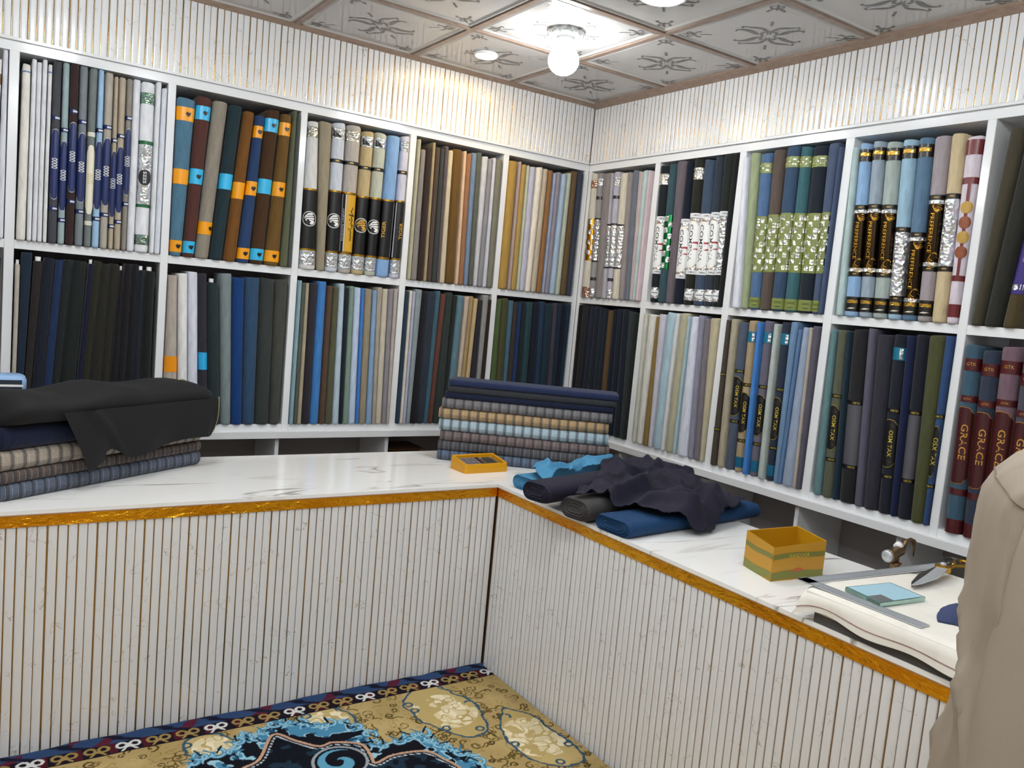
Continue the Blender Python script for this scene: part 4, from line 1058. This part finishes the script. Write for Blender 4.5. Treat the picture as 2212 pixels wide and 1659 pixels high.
def drape(name, outline, color, label, centre, amp, seed, nfold, step=.0045):
    poly = smoothc([tuple(onp(x, y, 2, z)[:2]) for x, y, z in outline], 5, True); pa = np.array(poly)
    xs = np.arange(pa[:, 0].min() - .02, pa[:, 0].max() + .02, step); ys = np.arange(pa[:, 1].min() - .02, pa[:, 1].max() + .02, step); X, Y = np.meshgrid(xs, ys)
    ins = inside(X + .008 * vnoise(X * 30, Y * 30, seed), Y + .008 * vnoise(X * 30, Y * 30, seed + 1), poly); d = seg_dist(X, Y, poly)
    U = under(X, Y, .008); B = np.maximum(blur(U, 30), U)
    cx, cy = centre; th = np.arctan2(Y - cy, X - cx); r = np.hypot(X - cx, Y - cy)
    w = th * nfold + 2.2 * fbm(X * 5, Y * 5, 2, seed + 3) + 4 * r
    fold = (1 - np.abs(np.sin(w))) ** 1.6 * (.35 + np.clip(r * 3.2, 0, 1)) + .7 * (1 - np.abs(vnoise(X * 9 + Y * 5, Y * 10 - X * 4, seed + 5))) ** 3 + .12 * (1 - np.abs(vnoise(X * 22, Y * 22 + X * 9, seed + 8))) ** 3
    Z = B + .012 + blur(fold, 9) * amp * (.4 + .6 * np.clip(d / .06, 0, 1))
    ids = -np.ones(X.shape, int); keep = ins; V, Fc = [], []
    q = keep[:-1, :-1] & keep[1:, :-1] & keep[:-1, 1:] & keep[1:, 1:]
    for j, i in zip(*np.nonzero(q)):
        f = []
        for jj, ii in ((j, i), (j, i + 1), (j + 1, i + 1), (j + 1, i)):
            if ids[jj, ii] < 0: ids[jj, ii] = len(V); V.append((X[jj, ii], Y[jj, ii], Z[jj, ii]))
            f.append(ids[jj, ii])
        Fc.append(tuple(f))
    mb = MB(); mb.v, mb.f = V, Fc; me = mb.mesh(name)
    o = mk(name, me, 'cloth_soft', None, True, color); sd = o.modifiers.new('thick', 'SOLIDIFY'); sd.thickness = .0016; sd.offset = 1
    tag(o, label, 'cloth'); return o
drape('loose_cloth', [(1300, 1012, .92), (1345, 1000, .95), (1405, 985, .96), (1445, 1005, .95), (1495, 1015, .93), (1520, 1045, .92), (1560, 1062, .9), (1600, 1105, .84), (1597, 1128, .82), (1555, 1145, ZW), (1512, 1160, ZW), (1460, 1156, ZW), (1430, 1148, .83), (1395, 1115, .87), (1360, 1088, .9), (1330, 1072, .93), (1290, 1060, .93), (1240, 1062, .93), (1290, 1035, .93)],
      '1d1c2e', 'crumpled dark indigo cloth spread over bolts on the right counter', (-.62, -1.42), .046, 3, 5)
drape('loose_cloth', [(1148, 1020, .88), (1160, 1005, .89), (1210, 1000, .9), (1255, 990, .9), (1285, 984, .92), (1325, 990, .9), (1342, 1004, .88), (1310, 1020, .885), (1290, 1035, .88), (1245, 1040, .88), (1215, 1048, .88), (1170, 1040, .88)],
      '4788b0', 'bunched bright blue cloth beside the corner stack of bolts', (-.75, -1.02), .038, 11, 5)

# ------------------------------------------------------------------ calculator
t = empty('calculator', (-1.175, -.83, ZW), .04); tag(t, 'calculator wrapped in yellow tape in front of the corner stack', 'calculator')
cw, cl = .235, .135
def rr(x0, x1, y0, y1, r=.012, n=4):
    P = []
    for cx, cy, a in ((x1 - r, y0 + r, -PI / 2), (x1 - r, y1 - r, 0), (x0 + r, y1 - r, PI / 2), (x0 + r, y0 + r, PI)):
        P += [(cx + r * math.cos(a + PI / 2 * i / n), cy + r * math.sin(a + PI / 2 * i / n)) for i in range(n + 1)]
    return P
zt = lambda x: .031 + .008 * abs(x / cw - .45) * 2
ins = .015
MB().loft([[(x, y, z) for x, y in rr(0, cw, 0, cl)] for z in (0, .022)] + [[(x, y, zt(x)) for x, y in rr(.002, cw - .002, .002, cl - .002)], [(x, y, zt(x)) for x, y in rr(ins, cw - ins, ins, cl - ins, .006)], [(x, y, .023) for x, y in rr(ins, cw - ins, ins, cl - ins, .006)]]).build('taped_case', 'wrap_print', t, False, 'd6980f')
MB().bbox(ins, cw - ins, ins, cl - ins, .0232, .0252).build('face', 'paint', t, False, '8a7462')
for i in range(5):
    for j in range(4):
        x, y = .026 + i * .0225, .026 + j * .0225; MB().bbox(x, x + .0175, y, y + .0165, .0253, .0305, .003).build('key', 'paint', t, False, '7a7276' if i < 4 else '3a3638')
MB().bbox(.146, .152, .03, .10, .0253, .0258).build('logo_strip', 'paint', t, False, '2a2826'); MB().bbox(.155, .195, .024, cl - .024, .0253, .028).build('screen', 'wrap_print', t, False, '3b3c3a')
MB().bbox(.199, .212, .03, cl - .03, .0253, .0268).build('solar_cell', 'wrap_print', t, False, '5c5530')

for ch in t.children:                                                 # the face rises towards the back
    for v in ch.data.vertices:
        if v.co.z > .004: v.co.z += .17 * v.co.y
    ch.data.update()

# ------------------------------------------------------------------ yellow box
A, B_, C0 = np.array([-.97, -2.35]), np.array([-.748, -2.376]), np.array([-.925, -2.205])
e1, e2 = B_ - A, C0 - A
t = empty('open_box', (A[0], A[1], ZW)); tag(t, 'open yellow and green taped carton standing on the right counter', 'box')
def quadbox(s0, s1): return [tuple(q) for q in (e1 * s0 + e2 * s0, e1 * s1 + e2 * s0, e1 * s1 + e2 * s1, e1 * s0 + e2 * s1)]
hB = [.108, .118, .122, .118]; th = .02
o4, i4 = quadbox(0, 1), quadbox(th, 1 - th)
for k_ in range(4):
    a, b = o4[k_], o4[(k_ + 1) % 4]; c, d = i4[k_], i4[(k_ + 1) % 4]; h0, h1 = hB[k_], hB[(k_ + 1) % 4]
    w_ = MB().add([(*a, 0), (*b, 0), (*d, .003), (*c, .003), (*a, h0), (*b, h1), (*d, h1 - .001), (*c, h0 - .001)], [(0, 1, 5, 4), (3, 7, 6, 2), (4, 5, 6, 7), (0, 3, 2, 1), (0, 4, 7, 3), (1, 2, 6, 5)]).build('side_wall', 'wrap_print', t, False, 'bd8a14')
    nrm = np.array([b[1] - a[1], -(b[0] - a[0])]); nrm = nrm / np.linalg.norm(nrm) * .0006
    for f0, f1, c_ in ((.02, .25, '7d7f34'), (.62, .76, '77752c')):
        P = [[(a[0] + (b[0] - a[0]) * s_ + nrm[0], a[1] + (b[1] - a[1]) * s_ + nrm[1], (h0 + (h1 - h0) * s_) * (f + .03 * math.sin(s_ * 5 + k_))) for s_ in np.linspace(.01, .99, 10)] for f in (f0, f1)]
        MB().grid(P).build('tape_band', 'wrap_print', w_, False, c_)
    if k_ == 0:
        v_, f_ = text_mesh('KANDOOR'); ext = v_.max(0) - v_.min(0); q = v_ / ext * np.array([.085, .012])
        MB().add([(a[0] + (b[0] - a[0]) * (.5 + x / np.linalg.norm(e1)) + nrm[0] * 2.5, a[1] + (b[1] - a[1]) * (.5 + x / np.linalg.norm(e1)) + nrm[1] * 2.5, .078 + y) for x, y in q], f_).build('lettering', 'wrap_print', w_, False, 'c8b23c')
        MB().add([(a[0] + (b[0] - a[0]) * s_ + nrm[0] * 2, a[1] + (b[1] - a[1]) * s_ + nrm[1] * 2, z) for s_, z in ((.36, .026), (.6, .029), (.56, .036), (.46, .035))], [(0, 1, 2, 3)]).build('red_mark', 'wrap_print', w_, False, 'c8502c')
MB().add([(*q, .003) for q in i4], [(0, 1, 2, 3)]).build('bottom', 'wrap_print', t, False, 'b8b0a4')

# ------------------------------------------------------------------ cutting pad with tools
pd = empty('cutting_pad', (-1.128, -2.588, ZW)); tag(pd, 'white cloth covered cutting pad on a dark board by the person', 'cutting pad')
PL, PWd = .85, .60                                                   # along -y, along +x
MB().bbox(.004, PWd, -PL, -.03, .0, .028, .003).build('board', 'dark_board', pd)
rows = []
for i, s_ in enumerate(np.linspace(0, 1, 60)):                       # cloth: profile over the front edge, swept along the pad
    y = .004 - (PL - .004) * s_; sag = .006 * math.sin(s_ * 21) + .005 * math.sin(s_ * 9 + 1); cor = math.exp(-s_ / .035)
    rows.append([(PWd + .0, y, .06), (PWd * .75, y, .083), (PWd * .5, y, .084), (.12, y, .0845), (.03, y, .084 - .004 * cor), (.008, y, .082 - .006 * cor), (-.004, y, .074 - .006 * cor), (-.008 - .010 * cor, y, .055), (-.010 - .02 * cor + sag * .5, y, .038 + sag * .6 - .012 * cor), (-.011 - .028 * cor + sag * .6, y + .01 * cor, .026 + sag - .02 * cor)])
cl_ = MB().grid(rows).build('cover_cloth', 'canvas', pd, True)
MB().bbox(.0, PWd, -PL, -.0, .0285, .078, .004).build('padding', 'cotton_white', pd)
P = [[(x, y, z) for x, y, z in ((PWd, .004, .06), (PWd * .5, .005, .083), (.02, .005, .083))], [(PWd, .009, .03), (PWd * .5, .012, .034), (-.01, .014, .03)]]
MB().grid(P).build('side_flap', 'canvas', pd, True)
MB().tube([(r[8][0] - .0012, r[8][1], r[8][2] + .006) for r in rows], .0009, 5).build('red_thread', 'paint', cl_, True, '8a4a50')
ZP = ZW + .0855
ru = empty('steel_square', (-1.10, -2.535, ZP)); tag(ru, 'steel carpenter square ruler lying on the white cutting pad', 'ruler')
ra = math.atan2(-.885 - (-.885) + (-2.885 + 2.535), -.003); 
def arm(ang, L, w, side):
    c, s_ = math.cos(ang), math.sin(ang); nx, ny = -s_ * side, c * side
    f = lambda u, v, z: (c * u + nx * v, s_ * u + ny * v, z)
    o = MB().add([f(u, v, z) for z in (0, .003) for u, v in ((0, 0), (L, 0), (L, w), (0, w))], [(0, 3, 2, 1), (4, 5, 6, 7), (0, 1, 5, 4), (1, 2, 6, 5), (2, 3, 7, 6), (3, 0, 4, 7)]).build('arm', 'steel', ru)
    mb = MB(); k_ = 0
    while .012 + .005 * k_ < L - .005:
        u = .012 + .005 * k_; l_ = .010 if k_ % 10 == 0 else (.0075 if k_ % 5 == 0 else .005)
        for v0, v1 in ((0.0005, l_), (w - l_, w - .0005)): mb.add([f(a, b, .0032) for a, b in ((u, v0), (u + .0008, v0), (u + .0008, v1), (u, v1))], [(0, 1, 2, 3)])
        k_ += 1
    g = mb.build('tick_marks', 'paint', o, False, '33363a'); g['kind'] = 'stuff'
arm(-PI / 2, .36, .04, 1); arm(-.095, .66, .04, -1)
gl = empty('glass_block', (-1.0, -2.65, ZP)); tag(gl, 'thick pale green glass slab with blue paper on the pad', 'paperweight')
GQ = [np.array(onp(x, y, 2, ZP))[:2] - np.array([-1.0, -2.65]) for x, y in ((1825, 1277), (1900, 1313), (1998, 1299), (1922, 1267))]
MB().loft([[(*q, z) for q in GQ] for z in (.0, .012)]).build('glass_slab', 'green_glass', gl)
gi = [np.mean(GQ, 0) + (q - np.mean(GQ, 0)) * .93 for q in GQ]
MB().loft([[(*q, z) for q in gi] for z in (.0122, .0128)]).build('blue_sheet', 'paint', gl, False, 'a9cfe0')
mid = lambda a, b, f: gi[a] + (gi[b] - gi[a]) * f
bq = [gi[1], mid(1, 2, .3), mid(1, 2, .3) + (gi[0] - gi[1]) * .38, mid(1, 0, .38)]
MB().loft([[(*q, z) for q in bq] for z in (.0129, .0133)]).build('dark_corner', 'paint', gl, False, '6e6f72')
# scissors
sp, st_ = onp(2037, 1226, 2, ZP + .022)[:2], onp(1968, 1274, 2, ZP)[:2]
sc = empty('scissors', (sp[0], sp[1], ZP)); tag(sc, 'dark steel tailor shears with brass pivot plate on the cutting pad', 'scissors')
dv = np.array(st_) - np.array(sp); Ls = np.linalg.norm(dv); dv /= Ls; nv = np.array([-dv[1], dv[0]])
def blade(sg, mat):
    o2 = [(0, -.006), (.02, -.02), (Ls * .5, -.026), (Ls * .85, -.014), (Ls, 0), (Ls * .5, .004), (0, .012)]
    pts = [dv * u + nv * v * sg for u, v in o2]
    z0 = .004 if sg > 0 else .0095; mb = MB().loft([[(*p, z0 + .002 + .012 * (1 - min(1, np.linalg.norm(p) / Ls))) for p in pts], [(*p, z0 + .006 + .012 * (1 - min(1, np.linalg.norm(p) / Ls))) for p in pts]]); return mb.build('blade', mat, sc)
blade(1, 'dark_steel'); blade(-1, 'steel')
MB().lathe([(.001, .012), (.024, .012), (.024, .028), (.018, .03), (.001, .03)], 8).build('pivot_plate', 'brass', sc); MB().lathe([(.001, .03), (.010, .03), (.009, .036), (.004, .038)], 14).build('pivot_screw', 'steel', sc, True)
for sg in (-1, 1):
    pts = [-dv * u + nv * v * sg for u, v in ((.0, .004), (.03, .01), (.06, .012), (.085, .03), (.12, .038), (.15, .025), (.152, .005), (.12, -.004), (.085, .004), (.065, .008))]
    MB().tube([(*p, .02) for p in pts], .006, 8).build('handle', 'brass' if sg > 0 else 'dark_steel', sc, True)
# brass fitting behind the square
bt = empty('brass_fitting', (-.53, -2.485, ZW)); tag(bt, 'small brass and white fitting with curved handle behind the steel square', 'fitting')
MB().lathe([(.02, 0), (.03, .002), (.03, .012), (.016, .02), (.014, .05), (.02, .06), (.01, .062)], 18).build('foot', 'bronze', bt, True)
MB().tube([(-.05, .0, .085), (-.03, 0, .085), (-.02, 0, .088), (.015, 0, .098), (.03, 0, .104)], [.021, .021, .016, .018, .012], 16).build('barrel', 'bronze', bt, True)
MB().tube([(-.056, 0, .0845), (-.05, 0, .085)], [.017, .021], 16).build('lens_cap', 'steel', bt, True)
MB().tube([(.005, .004, .108), (.018, .004, .115)], .014, 12).build('white_collar', 'white_plastic', bt, True)
MB().tube([(.03, 0, .104), (.045, 0, .125), (.07, 0, .13), (.09, 0, .122), (.098, 0, .1), (.1, 0, .07)], [.008, .007, .006, .008, .004, .002], 10).build('curved_handle', 'bronze', bt, True)
MB().tube([(0, 0, .058), (0, 0, .09)], .010, 10).build('neck', 'bronze', bt, True)
# scrap of navy cloth next to the person
q = onp(2062, 1340, 2, ZP); mb = MB(); rings = []
for f in np.linspace(0, 1, 9):
    rings.append([(q[0] + (.001 + .05 * math.sin(PI * (f * .5 + .5)) * (1 + .25 * math.sin(3 * a + 4 * f))) * math.cos(a), q[1] + (.001 + .04 * math.sin(PI * (f * .5 + .5)) * (1 + .3 * math.sin(2 * a + f * 5))) * math.sin(a), ZP + .045 * f) for a in np.linspace(0, 2 * PI, 18, endpoint=False)])
tag(mb.loft(rings).build('cloth_scrap', 'cloth_soft', None, True, '3a4468'), 'crumpled navy cloth scrap on the pad beside the person', 'cloth')
# carton in the base compartment
ct = empty('carton', (-1.055, .14, .081)); tag(ct, 'brown cardboard carton in the compartment behind the corner stack', 'box')
MB().bbox(-.09, .16, 0, .17, 0, .66, .004).build('body', 'paint', ct, False, '5a3a20'); MB().box(-.085, .155, -.06, .0, .655, .66).build('flap', 'paint', ct, False, '6a4526')

# ------------------------------------------------------------------ person at the right counter
pe = empty('person', (-1.53, -3.468, .0145)); tag(pe, 'person in a loose beige shirt standing at the right counter, back turned', 'person')
def loftz(rows, n=40, folds=0., seed=0, zf=1.):
    """rows: (x, y, z, rx, ry) horizontal rings"""
    R = []
    for x, y, z, rx, ry in rows:
        r = []
        for k_ in range(n):
            a = 2 * PI * k_ / n; m = 1 + folds * (math.sin(7 * a + 3 * z + seed) * .5 + .5 * math.sin(11 * a - 5 * z + seed * 2)) 
            r.append((x + rx * m * math.cos(a), y + ry * m * math.sin(a), z))
        R.append(r)
    return R
# body: one continuous skin surface (local: facing +x, left side +y)
J = {'pel': (0, 0, .92, .13), 'bel': (0, 0, 1.08, .125), 'che': (.0, 0, 1.25, .14), 'nek': (.0, 0, 1.41, .06), 'hd0': (.02, 0, 1.49, .062), 'hd1': (.03, 0, 1.56, .085), 'hd2': (.02, 0, 1.635, .08),
     'shL': (-.01, .165, 1.335, .065), 'elL': (-.02, .172, 1.06, .043), 'wrL': (-.01, .178, .765, .03), 'haL': (.005, .18, .70, .030),
     'shR': (-.01, -.165, 1.335, .065), 'elR': (-.08, -.25, 1.08, .043), 'wrR': (.14, -.17, .985, .03), 'haR': (.21, -.15, .965, .032),
     'hiL': (0, .09, .86, .095), 'knL': (.02, .1, .47, .062), 'anL': (-.01, .1, .09, .042), 'toL': (.15, .11, .035, .035), 'hiR': (0, -.09, .86, .095), 'knR': (.02, -.1, .47, .062), 'anR': (-.01, -.1, .09, .042), 'toR': (.15, -.11, .035, .035)}
E_ = ['pel bel', 'bel che', 'che nek', 'nek hd0', 'hd0 hd1', 'hd1 hd2', 'che shL', 'shL elL', 'elL wrL', 'wrL haL', 'che shR', 'shR elR', 'elR wrR', 'wrR haR', 'pel hiL', 'hiL knL', 'knL anL', 'anL toL', 'pel hiR', 'hiR knR', 'knR anR', 'anR toR']
for sd, h_ in (('L', 1), ('R', -1)):                                  # five fingers from each palm
    hx, hy, hz, _ = J['ha' + sd]; dn = sd == 'L'
    for k_, (dy, ln) in enumerate(((.024, .06), (.008, .072), (-.008, .068), (-.024, .054))):
        J[f'f{sd}{k_}a'] = (hx + .035, hy + dy * 1.1, hz - .008, .0095); J[f'f{sd}{k_}b'] = (hx + .035 + ln * .55, hy + dy * 1.3, hz - .02, .0085); J[f'f{sd}{k_}c'] = (hx + .035 + ln * .85, hy + dy * 1.35, hz - .042, .0075)
        if dn:
            for c_, l_ in (('a', .035), ('b', .035 + ln * .5), ('c', .035 + ln * .85)): q_ = J[f'f{sd}{k_}{c_}']; J[f'f{sd}{k_}{c_}'] = (hx - dy * 1.2, hy + (.004 if c_ == 'b' else -.004), hz - l_, q_[3])
        E_ += [f'ha{sd} f{sd}{k_}a', f'f{sd}{k_}a f{sd}{k_}b', f'f{sd}{k_}b f{sd}{k_}c']
    if dn: J['tLa'], J['tLb'] = (hx + .036, hy - .01, hz - .01, .011), (hx + .045, hy - .012, hz - .045, .009); E_ += ['wrL tLa', 'tLa tLb']; continue
    J[f't{sd}a'] = (hx + .0, hy - h_ * .036, hz - .012, .011); J[f't{sd}b'] = (hx + .035, hy - h_ * .052, hz - .026, .009); E_ += [f'wr{sd} t{sd}a', f't{sd}a t{sd}b']
kn = list(J); me = bpy.data.meshes.new('body'); me.from_pydata([J[q][:3] for q in kn], [tuple(kn.index(w_) for w_ in e.split()) for e in E_], [])
tmp = bpy.data.objects.new('tmp', me); COL.objects.link(tmp); tmp.modifiers.new('s', 'SKIN'); tmp.modifiers.new('d', 'SUBSURF').levels = 2
for i, q in enumerate(kn):
    sv = me.skin_vertices[0].data[i]; sv.radius = (J[q][3], J[q][3]); sv.use_root = q == 'pel'
bm_ = bpy.data.meshes.new_from_object(tmp.evaluated_get(bpy.context.evaluated_depsgraph_get())); bpy.data.objects.remove(tmp)
bm_.materials.clear(); mk('body', bm_, 'skin', pe, True)
hc = (.03, 0, 1.565)
def ell(c, r, n=14, m_=10): return [[(c[0] + r[0] * math.sin(PI * (i + .02) / (m_ + .04)) * math.cos(2 * PI * k_ / n), c[1] + r[1] * math.sin(PI * (i + .02) / (m_ + .04)) * math.sin(2 * PI * k_ / n), c[2] - r[2] * math.cos(PI * (i + .02) / (m_ + .04))) for k_ in range(n)] for i in range(m_ + 1)]
MB().loft(ell((.005, 0, 1.60), (.098, .088, .085), 22, 14)).build('hair', 'hair', pe, True)
MB().loft(ell((.118, 0, 1.55), (.022, .014, .026))).build('nose', 'skin', pe, True)
MB().loft(ell((.103, 0, 1.508), (.012, .024, .007))).build('mouth', 'lips', pe, True)
for s_ in (-1, 1):
    MB().loft(ell((.100, .032 * s_, 1.575), (.012, .015, .010))).build('eye', 'eye_white', pe, True); MB().loft(ell((.02, .088 * s_, 1.555), (.018, .010, .03))).build('ear', 'skin', pe, True)
# loose shirt: body tube plus two sleeves
sh = MB(); tors = [(0, 0, .50, .20, .25), (0, 0, .62, .19, .245), (0, 0, .80, .18, .235), (0, 0, .95, .175, .225), (0, 0, 1.04, .17, .22), (0, 0, 1.12, .165, .215), (0, 0, 1.25, .162, .21), (-.002, 0, 1.32, .148, .2), (-.004, 0, 1.365, .12, .165), (0, 0, 1.40, .09, .105), (.005, 0, 1.42, .075, .08)]
sh.loft(loftz(tors, 56, .025, 1), False)
def sleeve_tube(sd):
    pts = [Vector(J[q][:3]) for q in ('sh' + sd, 'el' + sd, 'wr' + sd)]; path = []; rad = []
    s0 = pts[0] + Vector((0, -.06 if sd == 'L' else .06, .018))
    for i in range(5): path.append(s0.lerp(pts[0] + Vector((0, .0, .006)), i / 5)); rad.append(.098 - .001 * i)
    for i in range(16): f = i / 15; path.append(pts[0].lerp(pts[1], f)); rad.append(.096 - .020 * f)
    for i in range(1, 12): f = i / 11; path.append(pts[1].lerp(pts[2], f)); rad.append(.078 + .006 * f)
    path = [Vector((sum((path[min(max(i + d, 0), len(path) - 1)][c] for d in (-2, -1, 0, 1, 2))) / 5 for c in range(3))) for i in range(len(path))]
    n = 72; rings = []; prev = Vector((1, 0, 0))
    for i, p in enumerate(path):
        t = (path[min(i + 1, len(path) - 1)] - path[max(i - 1, 0)]).normalized(); a = (prev - t * prev.dot(t)).normalized(); prev = a; b = t.cross(a); r = []
        for k_ in range(n):
            q = 2 * PI * k_ / n; g = i / len(path)
            m = rad[i] * (1 + .34 * (max(0, g - .05)) ** .5 * ((1 - abs(math.sin(2.5 * q + 4.5 * g + .6 * math.sin(3 * g * PI)))) ** 2.2 + .5 * (1 - abs(math.sin(4.5 * q - 3 * g + 1))) ** 3) - .05)
            r.append(p + (a * math.cos(q) + b * math.sin(q)) * m)
        rings.append(r)
    sh.loft(rings, True); return rings
rL = sleeve_tube('L'); sleeve_tube('R')
shirt = sh.build('shirt', 'shirt_cloth', pe, True)
MB().tube([Vector(p) * 1.0 + (Vector(p) - Vector(J['shL'][:3])).normalized() * .0012 for p in rL[5]] + [Vector(rL[5][0])], .0011, 5).build('shoulder_seam', 'paint', shirt, True, '6e6456')
tr = MB()
for s_ in (-1, 1): tr.loft(loftz([(0, .095 * s_, .06, .075, .075), (0, .098 * s_, .12, .09, .085), (.02, .098 * s_, .46, .11, .093), (0, .094 * s_, .8, .13, .094)], 28, .03, 2))
tr.build('trousers', 'shirt_cloth', pe, True)
for s_ in (-1, 1): MB().loft([[(x * k_ + .06, .105 * s_ + y * k_, z) for x, y in ((-.13, -.035), (-.10, -.045), (.05, -.05), (.12, -.035), (.14, 0), (.12, .035), (.05, .05), (-.1, .045), (-.13, .035))] for k_, z in ((1, 0.), (1, .03), (.85, .055), (.55, .085))]).build('shoe', 'leather', pe, True)
